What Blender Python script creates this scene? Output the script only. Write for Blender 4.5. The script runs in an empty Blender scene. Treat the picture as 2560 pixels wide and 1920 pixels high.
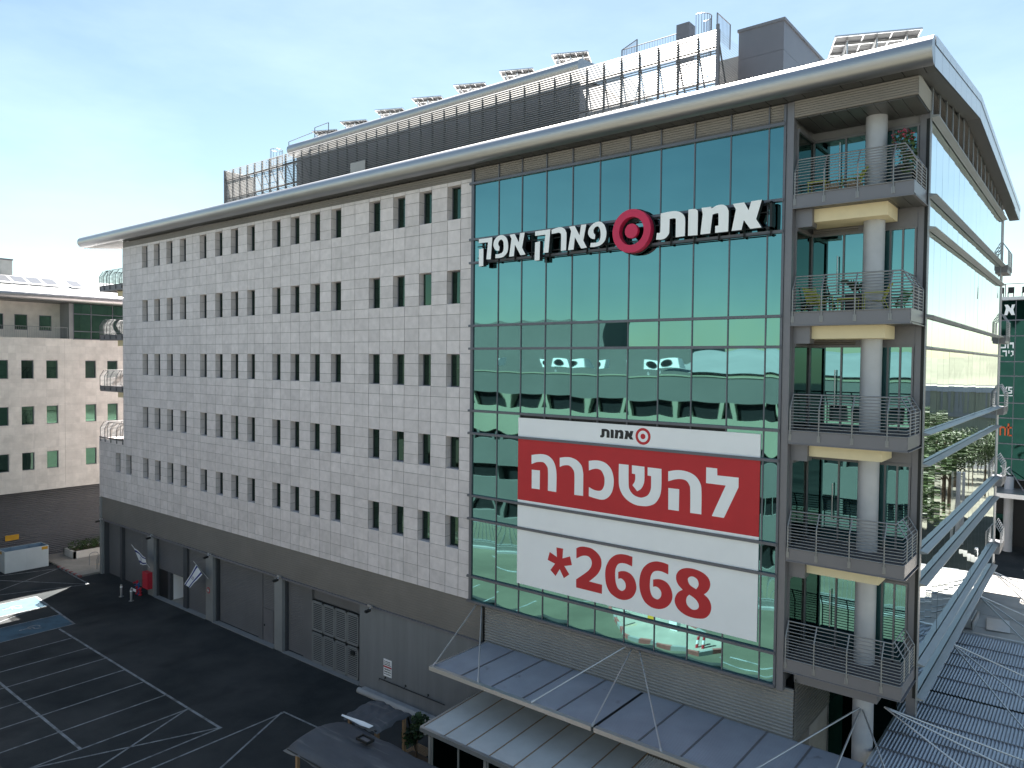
import bpy, bmesh, math, random
from mathutils import Vector, Matrix
from mathutils.geometry import tessellate_polygon
random.seed(7)
R = math.radians
scene = bpy.context.scene
COL = scene.collection

# ------------------------------------------------------------------ camera, sky, sun, exposure
yaw, pit, rol = R(-38.759212), R(-1.67551125), R(0.5451912)
CAM = Vector((22.60504772, -25.13933433, 17.18552923))
fw = Vector((math.sin(yaw)*math.cos(pit), math.cos(yaw)*math.cos(pit), math.sin(pit)))
rt = Vector((math.cos(yaw), -math.sin(yaw), 0)); up = rt.cross(fw)
rt, up = rt*math.cos(rol)+up*math.sin(rol), -rt*math.sin(rol)+up*math.cos(rol)
cd = bpy.data.cameras.new('camera'); cam = bpy.data.objects.new('camera', cd); COL.objects.link(cam)
cd.sensor_width = 36; cd.lens = 36*1845.465/2560; cd.clip_end = 3000; cd.clip_start = .1
m = Matrix((rt, up, -fw)).transposed().to_4x4(); m.translation = CAM; cam.matrix_world = m
scene.camera = cam
SUN_EL, SUN_AZ = R(57.5), Vector((-.576, .817))
w = bpy.data.worlds.new('World'); scene.world = w; w.use_nodes = True
nt = w.node_tree; N = nt.nodes; bg = N['Background']
sky = N.new('ShaderNodeTexSky'); sky.sky_type = 'NISHITA'; sky.sun_disc = False
sky.sun_elevation = SUN_EL; sky.sun_rotation = math.atan2(SUN_AZ.x, SUN_AZ.y)
sky.altitude = 60; sky.air_density = .92; sky.dust_density = .35; sky.ozone_density = .12
tc = N.new('ShaderNodeTexCoord'); mp = N.new('ShaderNodeMapping'); mp.inputs['Scale'].default_value = (1, 1, 3.2)
nz = N.new('ShaderNodeTexNoise'); nz.inputs['Scale'].default_value = 2.3; nz.inputs['Detail'].default_value = 9; nz.inputs['Roughness'].default_value = .58
rp = N.new('ShaderNodeValToRGB'); rp.color_ramp.elements[0].position = .42; rp.color_ramp.elements[1].position = .8
mulc = N.new('ShaderNodeMath'); mulc.operation = 'MULTIPLY'; mulc.inputs[1].default_value = .12
mx = N.new('ShaderNodeMixRGB'); mx.inputs['Color2'].default_value = (7.5, 8.4, 8.8, 1)
nt.links.new(tc.outputs['Generated'], mp.inputs[0]); nt.links.new(mp.outputs[0], nz.inputs['Vector'])
nt.links.new(nz.outputs['Fac'], rp.inputs[0]); nt.links.new(rp.outputs[0], mulc.inputs[0]); nt.links.new(mulc.outputs[0], mx.inputs['Fac'])
tnt = N.new('ShaderNodeVectorMath'); tnt.operation = 'MULTIPLY'; tnt.inputs[1].default_value = (.68, .69, .60); nt.links.new(sky.outputs[0], tnt.inputs[0]); nt.links.new(tnt.outputs[0], mx.inputs['Color1']); nt.links.new(mx.outputs[0], bg.inputs[0])
bg.inputs[1].default_value = .05
sl = bpy.data.lights.new('sun', 'SUN'); sun = bpy.data.objects.new('sun', sl); COL.objects.link(sun)
sl.energy = 5.0; sl.angle = R(.5); sl.color = (1, .95, .87)
sd = Vector((SUN_AZ.x*math.cos(SUN_EL), SUN_AZ.y*math.cos(SUN_EL), math.sin(SUN_EL)))
sun.rotation_euler = sd.to_track_quat('Z', 'Y').to_euler()
vs = scene.view_settings; vs.view_transform = 'Standard'; vs.look = 'None'; vs.gamma = 1; vs.exposure = 2.6
scene.cycles.max_bounces = 6; scene.cycles.glossy_bounces = 4; scene.cycles.diffuse_bounces = 4

# ------------------------------------------------------------------ materials
def M(name, col, rough=.6, metal=0., var=.12, scale=1.5, col2=None, p0=.35, p1=.75, bump=0, bscale=20, tint=0., stretch=None, spec=.4, spots=None):
    mt = bpy.data.materials.new(name); mt.use_nodes = True
    t = mt.node_tree; n = t.nodes; L = t.links.new; b = n['Principled BSDF']
    b.inputs['Roughness'].default_value = rough; b.inputs['Metallic'].default_value = metal
    b.inputs['Specular IOR Level'].default_value = spec
    c = n.new('ShaderNodeTexCoord'); src = c.outputs['Object']
    if stretch:
        mpn = n.new('ShaderNodeMapping'); mpn.inputs['Scale'].default_value = stretch; L(src, mpn.inputs[0]); src = mpn.outputs[0]
    z = n.new('ShaderNodeTexNoise'); z.inputs['Scale'].default_value = scale; z.inputs['Detail'].default_value = 7; z.inputs['Roughness'].default_value = .62
    L(src, z.inputs['Vector'])
    r = n.new('ShaderNodeValToRGB'); e = r.color_ramp.elements
    a = Vector(col); bcol = Vector(col2) if col2 else a*(1-var)
    e[0].position, e[1].position = p0, p1
    e[0].color = (*(bcol if not col2 else a), 1); e[1].color = (*((a*(1+var*.6)) if not col2 else bcol), 1)
    L(z.outputs['Fac'], r.inputs[0]); out = r.outputs[0]
    if spots:   # (colour, scale, threshold)
        z2 = n.new('ShaderNodeTexNoise'); z2.inputs['Scale'].default_value = spots[1]; z2.inputs['Detail'].default_value = 5
        if len(spots) > 3:
            mp2 = n.new('ShaderNodeMapping'); mp2.inputs['Scale'].default_value = spots[3]; L(src, mp2.inputs[0]); L(mp2.outputs[0], z2.inputs['Vector'])
        else: L(src, z2.inputs['Vector'])
        r2 = n.new('ShaderNodeValToRGB'); r2.color_ramp.elements[0].position = spots[2]; r2.color_ramp.elements[1].position = spots[2]+(.25 if len(spots) > 3 else .08)
        L(z2.outputs['Fac'], r2.inputs[0]); mm = n.new('ShaderNodeMixRGB'); mm.inputs['Color2'].default_value = (*spots[0], 1)
        L(r2.outputs[0], mm.inputs['Fac']); L(out, mm.inputs['Color1']); out = mm.outputs[0]
    if tint:
        at = n.new('ShaderNodeAttribute'); at.attribute_name = 'tint'
        mr = n.new('ShaderNodeMapRange'); mr.inputs['To Min'].default_value = 1-tint; mr.inputs['To Max'].default_value = 1+tint
        L(at.outputs['Fac'], mr.inputs['Value'])
        vm = n.new('ShaderNodeVectorMath'); vm.operation = 'SCALE'; L(out, vm.inputs[0]); L(mr.outputs[0], vm.inputs['Scale']); out = vm.outputs[0]
    L(out, b.inputs['Base Color'])
    if bump:
        zb = n.new('ShaderNodeTexNoise'); zb.inputs['Scale'].default_value = bscale; zb.inputs['Detail'].default_value = 5; L(src, zb.inputs['Vector'])
        bp = n.new('ShaderNodeBump'); bp.inputs['Strength'].default_value = bump; bp.inputs['Distance'].default_value = .02
        L(zb.outputs['Fac'], bp.inputs['Height']); L(bp.outputs[0], b.inputs['Normal'])
    return mt
m_stone = M('stone_tile', (.68, .62, .625), .75, 0, .12, 2.6, tint=.07, bump=.1, bscale=30, spots=((.53, .49, .48), 1.0, .58, (2.2, 1, .22)))
m_joint = M('tile_joint', (.13, .125, .125), .9)
m_stone2 = M('limestone', (.66, .62, .575), .8, 0, .16, 1.1, bump=.15, bscale=18, tint=.07)
m_metal = M('grey_paint', (.19, .185, .2), .45, .25, .08, 1.2)
m_metald = M('dark_grey_paint', (.075, .08, .09), .5, .2, .1, 2)
m_panel = M('grey_panel', (.19, .185, .205), .42, .3, .06, .8)
m_screen = M('screen_blade', (.29, .285, .28), .5, .1, .1, .4)
m_louv = M('brown_grey_louvre', (.21, .195, .185), .5, .25, .1, .6)
m_louvl = M('light_louvre', (.36, .345, .33), .5, .2, .12, .5, stretch=(1, 1, .15))
m_soff = M('dark_soffit', (.10, .10, .10), .4, .3, .08, 1)
m_soffw = M('pale_soffit', (.6, .58, .6), .6)
m_tube = M('brushed_eave_metal', (.43, .43, .44), .4, .95, .06, .8, stretch=(.25, 1, 1), bump=.04, bscale=3)
m_roof = M('roof_sheet', (.34, .35, .36), .45, .5, .1, .5)
m_frame = M('mullion_metal', (.14, .145, .17), .45, .4, .08, 2)
m_fin = M('sun_fin_metal', (.30, .32, .34), .4, .4, .08, 1)
def glass(name, col, rough=.015, dark=None):
    mt = bpy.data.materials.new(name); mt.use_nodes = True; t = mt.node_tree; n = t.nodes
    b = n['Principled BSDF']; b.inputs['Base Color'].default_value = (*col, 1); b.inputs['Metallic'].default_value = 1; b.inputs['Roughness'].default_value = rough
    c = n.new('ShaderNodeTexCoord'); z = n.new('ShaderNodeTexNoise'); z.inputs['Scale'].default_value = .35; z.inputs['Detail'].default_value = 4
    r = n.new('ShaderNodeValToRGB'); r.color_ramp.elements[0].color = (*(Vector(col)*.88), 1); r.color_ramp.elements[1].color = (*(Vector(col)*1.1), 1)
    t.links.new(c.outputs['Object'], z.inputs['Vector']); t.links.new(z.outputs['Fac'], r.inputs[0]); t.links.new(r.outputs[0], b.inputs['Base Color'])
    return mt
m_glass = glass('green_reflective_glass', (.135, .30, .30))
m_glass_s = glass('green_spandrel_glass', (.12, .275, .265))
m_glass_r = glass('pale_reflective_glass', (.5, .62, .65))
m_glass_d = glass('dark_window_glass', (.055, .10, .08), .03)
m_glass_g = glass('window_green_glass', (.055, .12, .085), .03)
m_glass_b = glass('deep_green_glass', (.016, .055, .045), .03)
m_cream = M('cream_render', (.80, .68, .46), .8, 0, .05, 2)
m_conc = M('concrete', (.36, .36, .37), .85, 0, .15, 1.2, bump=.2, bscale=25)
m_colm = M('column_metal', (.46, .46, .49), .45, .15, .12, .9)
m_white = M('white_letter', (.9, .9, .91), .4, 0, .02, 2)
m_vinyl = M('white_vinyl', (.88, .88, .9), .45, 0, .04, .5, bump=.12, bscale=2.2)
m_red = M('red_vinyl', (.52, .022, .03), .5, 0, .08, .8, bump=.12, bscale=2.2)
m_redk = M('faded_kerb_red', (.26, .09, .085), .8, 0, .25, 4)
m_ring = M('crimson_emblem', (.58, .022, .085), .4, 0, .04, 1)
m_redp = M('red_paint', (.5, .03, .05), .4, 0, .08, 1)
m_black = M('black_metal', (.012, .014, .016), .5)
m_ink = M('dark_ink', (.02, .02, .025), .5)
m_asph = M('asphalt', (.021, .026, .029), .88, 0, .3, .17, col2=(.065, .066, .068), p0=.36, p1=.70, bump=.5, bscale=60, spots=((.013, .016, .018), .38, .55, (1, .45, 1)), spec=.2)
m_fore = M('light_forecourt', (.10, .10, .075), .85, 0, .3, .25)
m_bounce = M('bounce_ground_pale', (.2, .2, .18), .85, 0, .12, .3)  # pale tone for the added sheet that bounces sunlight
m_line = M('worn_white_line', (.27, .29, .31), .8, 0, .2, 1.9, col2=(.045, .05, .053), p0=.40, p1=.74)
m_blue = M('worn_blue_paint', (.06, .125, .18), .8, 0, .2, 1.1, col2=(.03, .05, .07), p0=.45, p1=.78)
m_pave = M('concrete_paving', (.30, .28, .25), .85, 0, .2, .9, spots=((.36, .27, .16), .8, .66))
m_wallg = M('grey_render', (.20, .205, .215), .8, 0, .12, .9, stretch=(2.5, 1, .18))
m_shut = M('roller_shutter_grey', (.17, .17, .182), .55, .3, .1, .7)
m_pill = M('pillar_grey', (.24, .245, .25), .7, 0, .1, .8)
m_corr = M('corrugated_grey', (.36, .385, .44), .45, .55, .14, .6, spots=((.24, .24, .25), 1.4, .68))
m_perg = M('pergola_panel', (.62, .63, .63), .4, 0, .12, .8, spots=((.25, .25, .24), 9, .72))
m_tarp = M('grey_tarpaulin', (.085, .09, .105), .65, 0, .2, .9, spots=((.24, .24, .24), 1.2, .56, (.5, 1.8, 1)), bump=.6, bscale=3, stretch=(.6, 1.6, 1))
m_wood = M('pale_timber', (.3, .2, .12), .7, 0, .2, 3, stretch=(6, 6, .6))
m_skin = M('white_steel', (.62, .66, .68), .5, .1, .08, .8)
m_skib = M('blue_steel', (.2, .3, .4), .5, .1, .1, .8)
m_leaf = M('leaf_green', (.045, .085, .022), .55, 0, .2, 2, tint=.5)
m_leafd = M('dark_leaf', (.022, .05, .018), .5, 0, .2, 2, tint=.5)
m_bark = M('bark', (.12, .085, .06), .9, 0, .2, 4)
m_lime = M('lime_enamel', (.42, .42, .06), .4, 0, .04, 2)
m_pink = M('pink_petal', (.45, .06, .12), .6, 0, .1, 4)
m_back = M('panel_backsheet', (.11, .11, .115), .5, 0, .1, 3)
m_pv = M('solar_cells', (.07, .075, .09), .3, 0, .15, 5, spec=.2)
m_alu = M('aluminium', (.62, .62, .63), .35, .8, .05, 2)
m_rail = M('rail_metal', (.30, .30, .31), .4, .5, .06, 2)
m_deck = M('deck_board', (.12, .105, .11), .7, 0, .15, 2, stretch=(.3, 6, 1))
m_fblue = M('flag_blue', (.012, .02, .19), .7, 0, .05, 2)
m_fwhite = M('flag_white', (.68, .70, .74), .7, 0, .04, 2)
m_terr = M('roof_membrane', (.46, .43, .40), .85, 0, .18, .5, spots=((.25, .23, .21), .8, .68))
m_opp = M('pale_cladding', (.27, .28, .215), .7, 0, .08, .4)
m_oppg = M('grey_cladding', (.13, .135, .13), .7, 0, .08, .4)
m_hill = M('hill_earth', (.16, .17, .12), .9, 0, .3, .02)
m_orange = M('orange_paint', (.7, .12, .03), .5)
m_yel = M('yellow_label', (.6, .32, .03), .6)
m_bluep = M('blue_valve_paint', (.02, .12, .3), .45)
m_terra = M('planter_dark', (.03, .04, .055), .5)

# ------------------------------------------------------------------ mesh helpers
WL = {}
class MB:
    def __init__(s): s.v = []; s.f = []; s.t = []; s.m = []; s.sm = []
    def add(s, vs, fs, tint=.5, mi=0, sm=False):
        o = len(s.v); s.v += [tuple(p) for p in vs]
        for q in fs: s.f.append(tuple(i+o for i in q)); s.t.append(tint); s.m.append(mi); s.sm.append(sm)
        return s
    def quad(s, a, b, c, d, **k): return s.add([a, b, c, d], [(0, 1, 2, 3)], **k)
    def box(s, x0, x1, y0, y1, z0, z1, **k):
        return s.add([(x0, y0, z0), (x1, y0, z0), (x1, y1, z0), (x0, y1, z0), (x0, y0, z1), (x1, y0, z1), (x1, y1, z1), (x0, y1, z1)],
                     [(3, 2, 1, 0), (4, 5, 6, 7), (0, 1, 5, 4), (1, 2, 6, 5), (2, 3, 7, 6), (3, 0, 4, 7)], **k)
    def obox(s, o, u, v, n, **k):   # oriented box from a corner and three edge vectors
        o, u, v, n = map(Vector, (o, u, v, n)); p = [o, o+u, o+u+v, o+v]; p += [q+n for q in p]
        return s.add(p, [(3, 2, 1, 0), (4, 5, 6, 7), (0, 1, 5, 4), (1, 2, 6, 5), (2, 3, 7, 6), (3, 0, 4, 7)], **k)
    def tube(s, pts, r, n=6, cap=True, **k):
        pts = [Vector(p) for p in pts]; rings = []
        for i, p in enumerate(pts):
            d = (pts[min(i+1, len(pts)-1)]-pts[max(i-1, 0)]).normalized()
            a = d.cross(Vector((0, 0, 1)) if abs(d.z) < .95 else Vector((1, 0, 0))).normalized(); b = d.cross(a)
            rr = r[i] if isinstance(r, (list, tuple)) else r
            rings.append([p+(a*math.cos(6.28318*j/n)+b*math.sin(6.28318*j/n))*rr for j in range(n)])
        vs = [q for g in rings for q in g]; fs = []
        for i in range(len(pts)-1):
            for j in range(n): fs.append((i*n+j, i*n+(j+1) % n, (i+1)*n+(j+1) % n, (i+1)*n+j))
        k.setdefault('sm', n > 5)
        s.add(vs, fs, **k)
        if cap:
            k2 = dict(k); k2['sm'] = False
            s.add(rings[0], [tuple(range(n))], **k2); s.add(rings[-1], [tuple(range(n-1, -1, -1))], **k2)
        return s
    def prism(s, polys, put, d0, d1, holes=(), **k):   # polys: list of outlines in 2D; put(a,b,d) -> 3D
        for poly in polys:
            hs = [h for h in holes]; loops = [poly]+list(hs)
            flat = [p for l in loops for p in l]
            tri = tessellate_polygon([[Vector((p[0], p[1], 0)) for p in l] for l in loops])
            s.add([put(p[0], p[1], d0) for p in flat], [tuple(q) for q in tri], **k)
            s.add([put(p[0], p[1], d1) for p in flat], [tuple(reversed(q)) for q in tri], **k)
            for l in loops:
                nn = len(l)
                s.add([put(p[0], p[1], d0) for p in l]+[put(p[0], p[1], d1) for p in l], [(i, (i+1) % nn, nn+(i+1) % nn, nn+i) for i in range(nn)], **k)
        return s
    def sweep(s, prof, put, d0, d1, cap=False, sm=False, **k):   # open 2D profile swept along d
        n = len(prof); s.add([put(a, b, d0) for a, b in prof]+[put(a, b, d1) for a, b in prof], [(i, i+1, n+i+1, n+i) for i in range(n-1)], sm=sm, **k)
        return s
    def corr(s, o, u, v, n, pitch=.1, dep=.02, kind='sin', **k):   # ribs run along u, repeat along v, depth along n
        o, u, v, n = map(Vector, (o, u, v, n)); V = v.length; vd = v.normalized(); nd = n.normalized(); cnt = max(1, round(V/pitch)); pt = V/cnt
        prof = []
        for i in range(cnt):
            if kind == 'sin':
                for j in range(6): prof.append((i*pt+pt*j/6, dep*.5*(1+math.cos(6.28318*j/6))))
            elif kind == 'saw': prof += [(i*pt, 0), (i*pt+pt*.72, dep), (i*pt+pt*.98, dep*.1)]
            else: prof += [(i*pt, 0), (i*pt+pt*.35, 0), (i*pt+pt*.5, dep), (i*pt+pt*.85, dep)]
        prof.append((V, 0)); L = len(prof)
        vs = [o+vd*a+nd*b for a, b in prof]+[o+u+vd*a+nd*b for a, b in prof]
        return s.add(vs, [(i, i+1, L+i+1, L+i) for i in range(L-1)], sm=(kind == 'sin'), **k)
    def leaves(s, c, rad, n, size, shell=.55, mi=0, zmin=-9e9):
        c = Vector(c)
        for _ in range(n):
            while True:
                d = Vector((random.uniform(-1, 1), random.uniform(-1, 1), random.uniform(-1, 1)))
                if shell <= d.length <= 1 or (d.length < 1 and random.random() < .12): break
            p = c+Vector((d.x*rad[0], d.y*rad[1], d.z*rad[2]))
            if p.z < zmin: continue
            a = Vector((random.gauss(0, 1), random.gauss(0, 1), random.gauss(0, .6))).normalized(); b = a.cross(Vector((random.gauss(0, 1), random.gauss(0, 1), random.gauss(0, 1)))).normalized()
            z = size*random.uniform(.6, 1.3)
            s.add([p-a*z, p+b*z*.55, p+a*z, p-b*z*.55], [(0, 1, 2, 3)], tint=random.random(), mi=mi)
        return s
    def build(s, name, mats, parent=None, loc=(0, 0, 0)):
        if not isinstance(mats, (list, tuple)): mats = [mats]
        me = bpy.data.meshes.new(name); off = WL.get(parent.name, Vector()) if parent else Vector(loc)
        me.from_pydata([tuple(Vector(p)-off) for p in s.v], [], s.f); 
        for q in mats: me.materials.append(q)
        me.polygons.foreach_set('material_index', s.m); me.polygons.foreach_set('use_smooth', s.sm)
        a = me.attributes.new('tint', 'FLOAT', 'FACE'); a.data.foreach_set('value', s.t)
        me.update(); o = bpy.data.objects.new(name, me); COL.objects.link(o)
        if parent: o.parent = parent
        else: o.location = off
        WL[o.name] = off
        return o
def tag(o, label=None, cat=None, group=None, kind=None):
    if label: o['label'] = label
    if cat: o['category'] = cat
    if group: o['group'] = group
    if kind: o['kind'] = kind
    return o
def thing(name, label, cat, loc, group=None):
    o = bpy.data.objects.new(name, None); COL.objects.link(o); o.location = loc; o.empty_display_size = .3
    WL[o.name] = Vector(loc); return tag(o, label, cat, group)
def copy_tree(o, loc, rz=0, label=None, sc=None):
    def cp(q, par):
        c = q.copy(); COL.objects.link(c)
        if par: c.parent = par
        for ch in q.children: cp(ch, c)
        return c
    c = cp(o, None); c.location = loc; c.rotation_euler = (0, 0, rz)
    if sc: c.scale = (sc, sc, sc)
    if label: c['label'] = label
    WL[c.name] = Vector(loc)
    return c
def xz(y0):   # a,b -> x,z ; d -> y
    return lambda a, b, d: (a, d, b)
PXZ = lambda a, b, d: (a, d, b)
PYZ = lambda a, b, d: (d, a, b)
PXY = lambda a, b, d: (a, b, d)
def smooth(pts, n=5):
    """outline with corner points and curve points (third entry 1) -> dense outline"""
    P = [Vector((p[0], p[1])) for p in pts]; S = [len(p) > 2 for p in pts]; L = len(P); out = []
    for i in range(L):
        a, b = P[i], P[(i+1) % L]; out.append(a)
        if S[i] or S[(i+1) % L]:
            pa = P[i-1] if S[i] else a-(b-a)*.6; pb = P[(i+2) % L] if S[(i+1) % L] else b+(b-a)*.6
            for j in range(1, n):
                t = j/n
                out.append(.5*((2*a)+(b-pa)*t+(2*pa-5*a+4*b-pb)*t*t+(3*a-pa-3*b+pb)*t**3))
    return [(p.x, p.y) for p in out]
def circle(cx, cy, r, n=48): return [(cx+r*math.cos(6.28318*i/n), cy+r*math.sin(6.28318*i/n)) for i in range(n)]

# letter outlines in metres on the facade (x, z, 1 = curve point)
SIGN=[[[[0.834,22.182],[1.092,22.206],[1.091,21.426],[0.829,21.425]],[[0.824,22.628],[1.605,22.637],[1.522,21.689],[1.268,21.702],[1.358,22.444],[0.822,22.452]]],[[[2.022,22.176],[1.942,22.302,1],[1.986,22.439,1],[2.114,22.49,1],[2.224,22.388,1],[2.248,22.19,1],[2.246,22.079,1],[2.193,21.944,1],[2.011,21.882,1],[1.79,21.882],[1.788,21.713],[2.05,21.71,1],[2.268,21.755,1],[2.447,21.908,1],[2.502,22.112,1],[2.478,22.364,1],[2.385,22.554,1],[2.184,22.674,1],[1.928,22.655,1],[1.727,22.506,1],[1.664,22.3,1],[1.731,22.138,1],[1.843,22.044,1],[1.995,22.014]]],[[[2.573,22.646],[2.853,22.656],[3.084,22.266],[3.14,22.658],[3.39,22.663],[3.258,22.037],[3.443,21.738],[3.178,21.725],[2.869,22.203],[2.817,21.717],[2.558,21.715],[2.677,22.47]]],[[[3.949,22.194],[4.201,22.224],[4.182,21.437],[3.922,21.441]],[[3.943,22.648],[4.723,22.661],[4.635,21.717],[4.377,21.723],[4.479,22.465],[3.946,22.466]]],[[[4.784,22.629],[4.999,22.676,1],[5.216,22.693,1],[5.403,22.622,1],[5.502,22.487,1],[5.53,22.309,1],[5.513,21.732],[5.259,21.728],[5.264,22.335,1],[5.223,22.444,1],[5.13,22.48,1],[4.962,22.47,1],[4.792,22.46]]],[[[5.655,22.662],[5.918,22.669],[6.158,22.265],[6.228,22.68],[6.472,22.669],[6.337,22.048],[6.513,21.75],[6.241,21.738],[5.936,22.221],[5.88,21.727],[5.61,21.727],[5.754,22.477]]],[[[6.898,22.216],[6.82,22.305,1],[6.818,22.429,1],[6.908,22.52,1],[7.018,22.529,1],[7.092,22.447,1],[7.134,22.304,1],[7.137,22.118,1],[7.081,21.969,1],[6.972,21.91,1],[6.687,21.916],[6.662,21.752],[6.92,21.749,1],[7.156,21.8,1],[7.335,21.953,1],[7.403,22.184,1],[7.373,22.402,1],[7.271,22.597,1],[7.088,22.71,1],[6.833,22.676,1],[6.632,22.527,1],[6.56,22.347,1],[6.6,22.202,1],[6.731,22.084,1],[6.875,22.051]]],[[[9.72,22.711],[10.0,22.735,1],[10.301,22.731,1],[10.521,22.652,1],[10.656,22.515,1],[10.697,22.339,1],[10.692,21.792],[10.333,21.78],[10.33,22.409,1],[10.306,22.455,1],[10.227,22.478,1],[10.084,22.469],[10.076,22.034,1],[10.046,21.907,1],[9.92,21.789,1],[9.744,21.755,1],[9.546,21.774],[9.574,22.013],[9.675,22.01,1],[9.714,22.086,1]]],[[[10.814,22.721],[11.044,22.717,1],[11.144,22.663,1],[11.181,22.539,1],[11.179,21.777],[10.815,21.783]]],[[[11.316,22.719],[11.672,22.717],[11.691,22.656],[11.877,22.733,1],[12.066,22.74,1],[12.211,22.678,1],[12.292,22.558,1],[12.319,22.404,1],[12.311,21.79],[11.836,21.786],[11.839,22.025],[11.956,22.033],[11.949,22.393,1],[11.933,22.457,1],[11.882,22.463,1],[11.733,22.439],[11.653,21.788],[11.288,21.786],[11.365,22.489]]],[[[12.46,22.715],[12.863,22.721],[13.025,22.429],[13.109,22.724],[13.473,22.733],[13.287,22.103],[13.48,21.802],[13.088,21.797],[12.86,22.118],[12.787,21.795],[12.435,21.793],[12.577,22.517]]]]
BAN=[[[[3.559,13.234],[3.808,13.281,1],[4.129,13.315,1],[4.42,13.276,1],[4.658,13.126,1],[4.804,12.885,1],[4.874,12.531,1],[4.871,11.792],[4.44,11.801],[4.434,12.657,1],[4.347,12.862,1],[4.213,12.968,1],[4.053,12.981,1],[3.812,12.942,1],[3.564,12.842]],[[3.578,12.604],[4.01,12.61],[4.01,11.805],[3.583,11.799]]],[[[5.031,13.244],[5.273,13.291,1],[5.576,13.303,1],[5.877,13.215,1],[6.101,13.029,1],[6.191,12.749,1],[6.202,12.502,1],[6.205,11.79],[5.778,11.786],[5.773,12.623,1],[5.683,12.843,1],[5.531,12.954,1],[5.379,12.967,1],[5.202,12.933,1],[5.037,12.86]]],[[[6.459,13.244],[6.752,13.291,1],[7.06,13.282,1],[7.32,13.185,1],[7.532,12.965,1],[7.63,12.614,1],[7.601,12.25,1],[7.478,11.974,1],[7.271,11.798,1],[7.06,11.745,1],[6.774,11.767,1],[6.48,11.813],[6.48,12.183],[6.722,12.098,1],[6.96,12.085,1],[7.101,12.152,1],[7.193,12.324,1],[7.212,12.569,1],[7.163,12.746,1],[7.042,12.916,1],[6.852,12.962,1],[6.661,12.929,1],[6.47,12.855]]],[[[7.856,13.255],[8.287,13.253],[8.299,12.511,1],[8.357,12.278,1],[8.535,12.108,1],[8.777,12.047,1],[8.936,12.066,1],[9.145,12.181,1],[9.259,12.406,1],[9.272,12.666,1],[9.268,12.919],[9.119,12.927],[9.114,13.241],[9.696,13.235],[9.702,12.574,1],[9.649,12.219,1],[9.461,11.915,1],[9.204,11.776,1],[8.942,11.731,1],[8.622,11.737,1],[8.296,11.851,1],[8.047,12.049,1],[7.89,12.345,1],[7.857,12.68,1]],[[8.436,13.255],[8.975,13.247],[8.983,12.752,1],[8.929,12.522,1],[8.825,12.368,1],[8.68,12.273],[8.47,12.482],[8.567,12.636,1],[8.591,12.782,1],[8.581,12.923],[8.441,12.933]]],[[[9.976,13.17],[10.225,13.234,1],[10.497,13.261,1],[10.815,13.22,1],[11.083,13.09,1],[11.254,12.861,1],[11.306,12.576,1],[11.317,11.736],[10.885,11.734],[10.87,12.57,1],[10.823,12.768,1],[10.699,12.902,1],[10.503,12.938,1],[10.256,12.9,1],[9.982,12.802]],[[9.991,12.549],[10.431,12.553],[10.43,11.741],[10.0,11.741]]],[[[11.474,13.47],[11.886,13.465],[11.898,13.219],[12.683,13.218],[12.683,12.878],[12.171,11.728],[11.717,11.735],[12.217,12.891],[11.478,12.897]]]]
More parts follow.
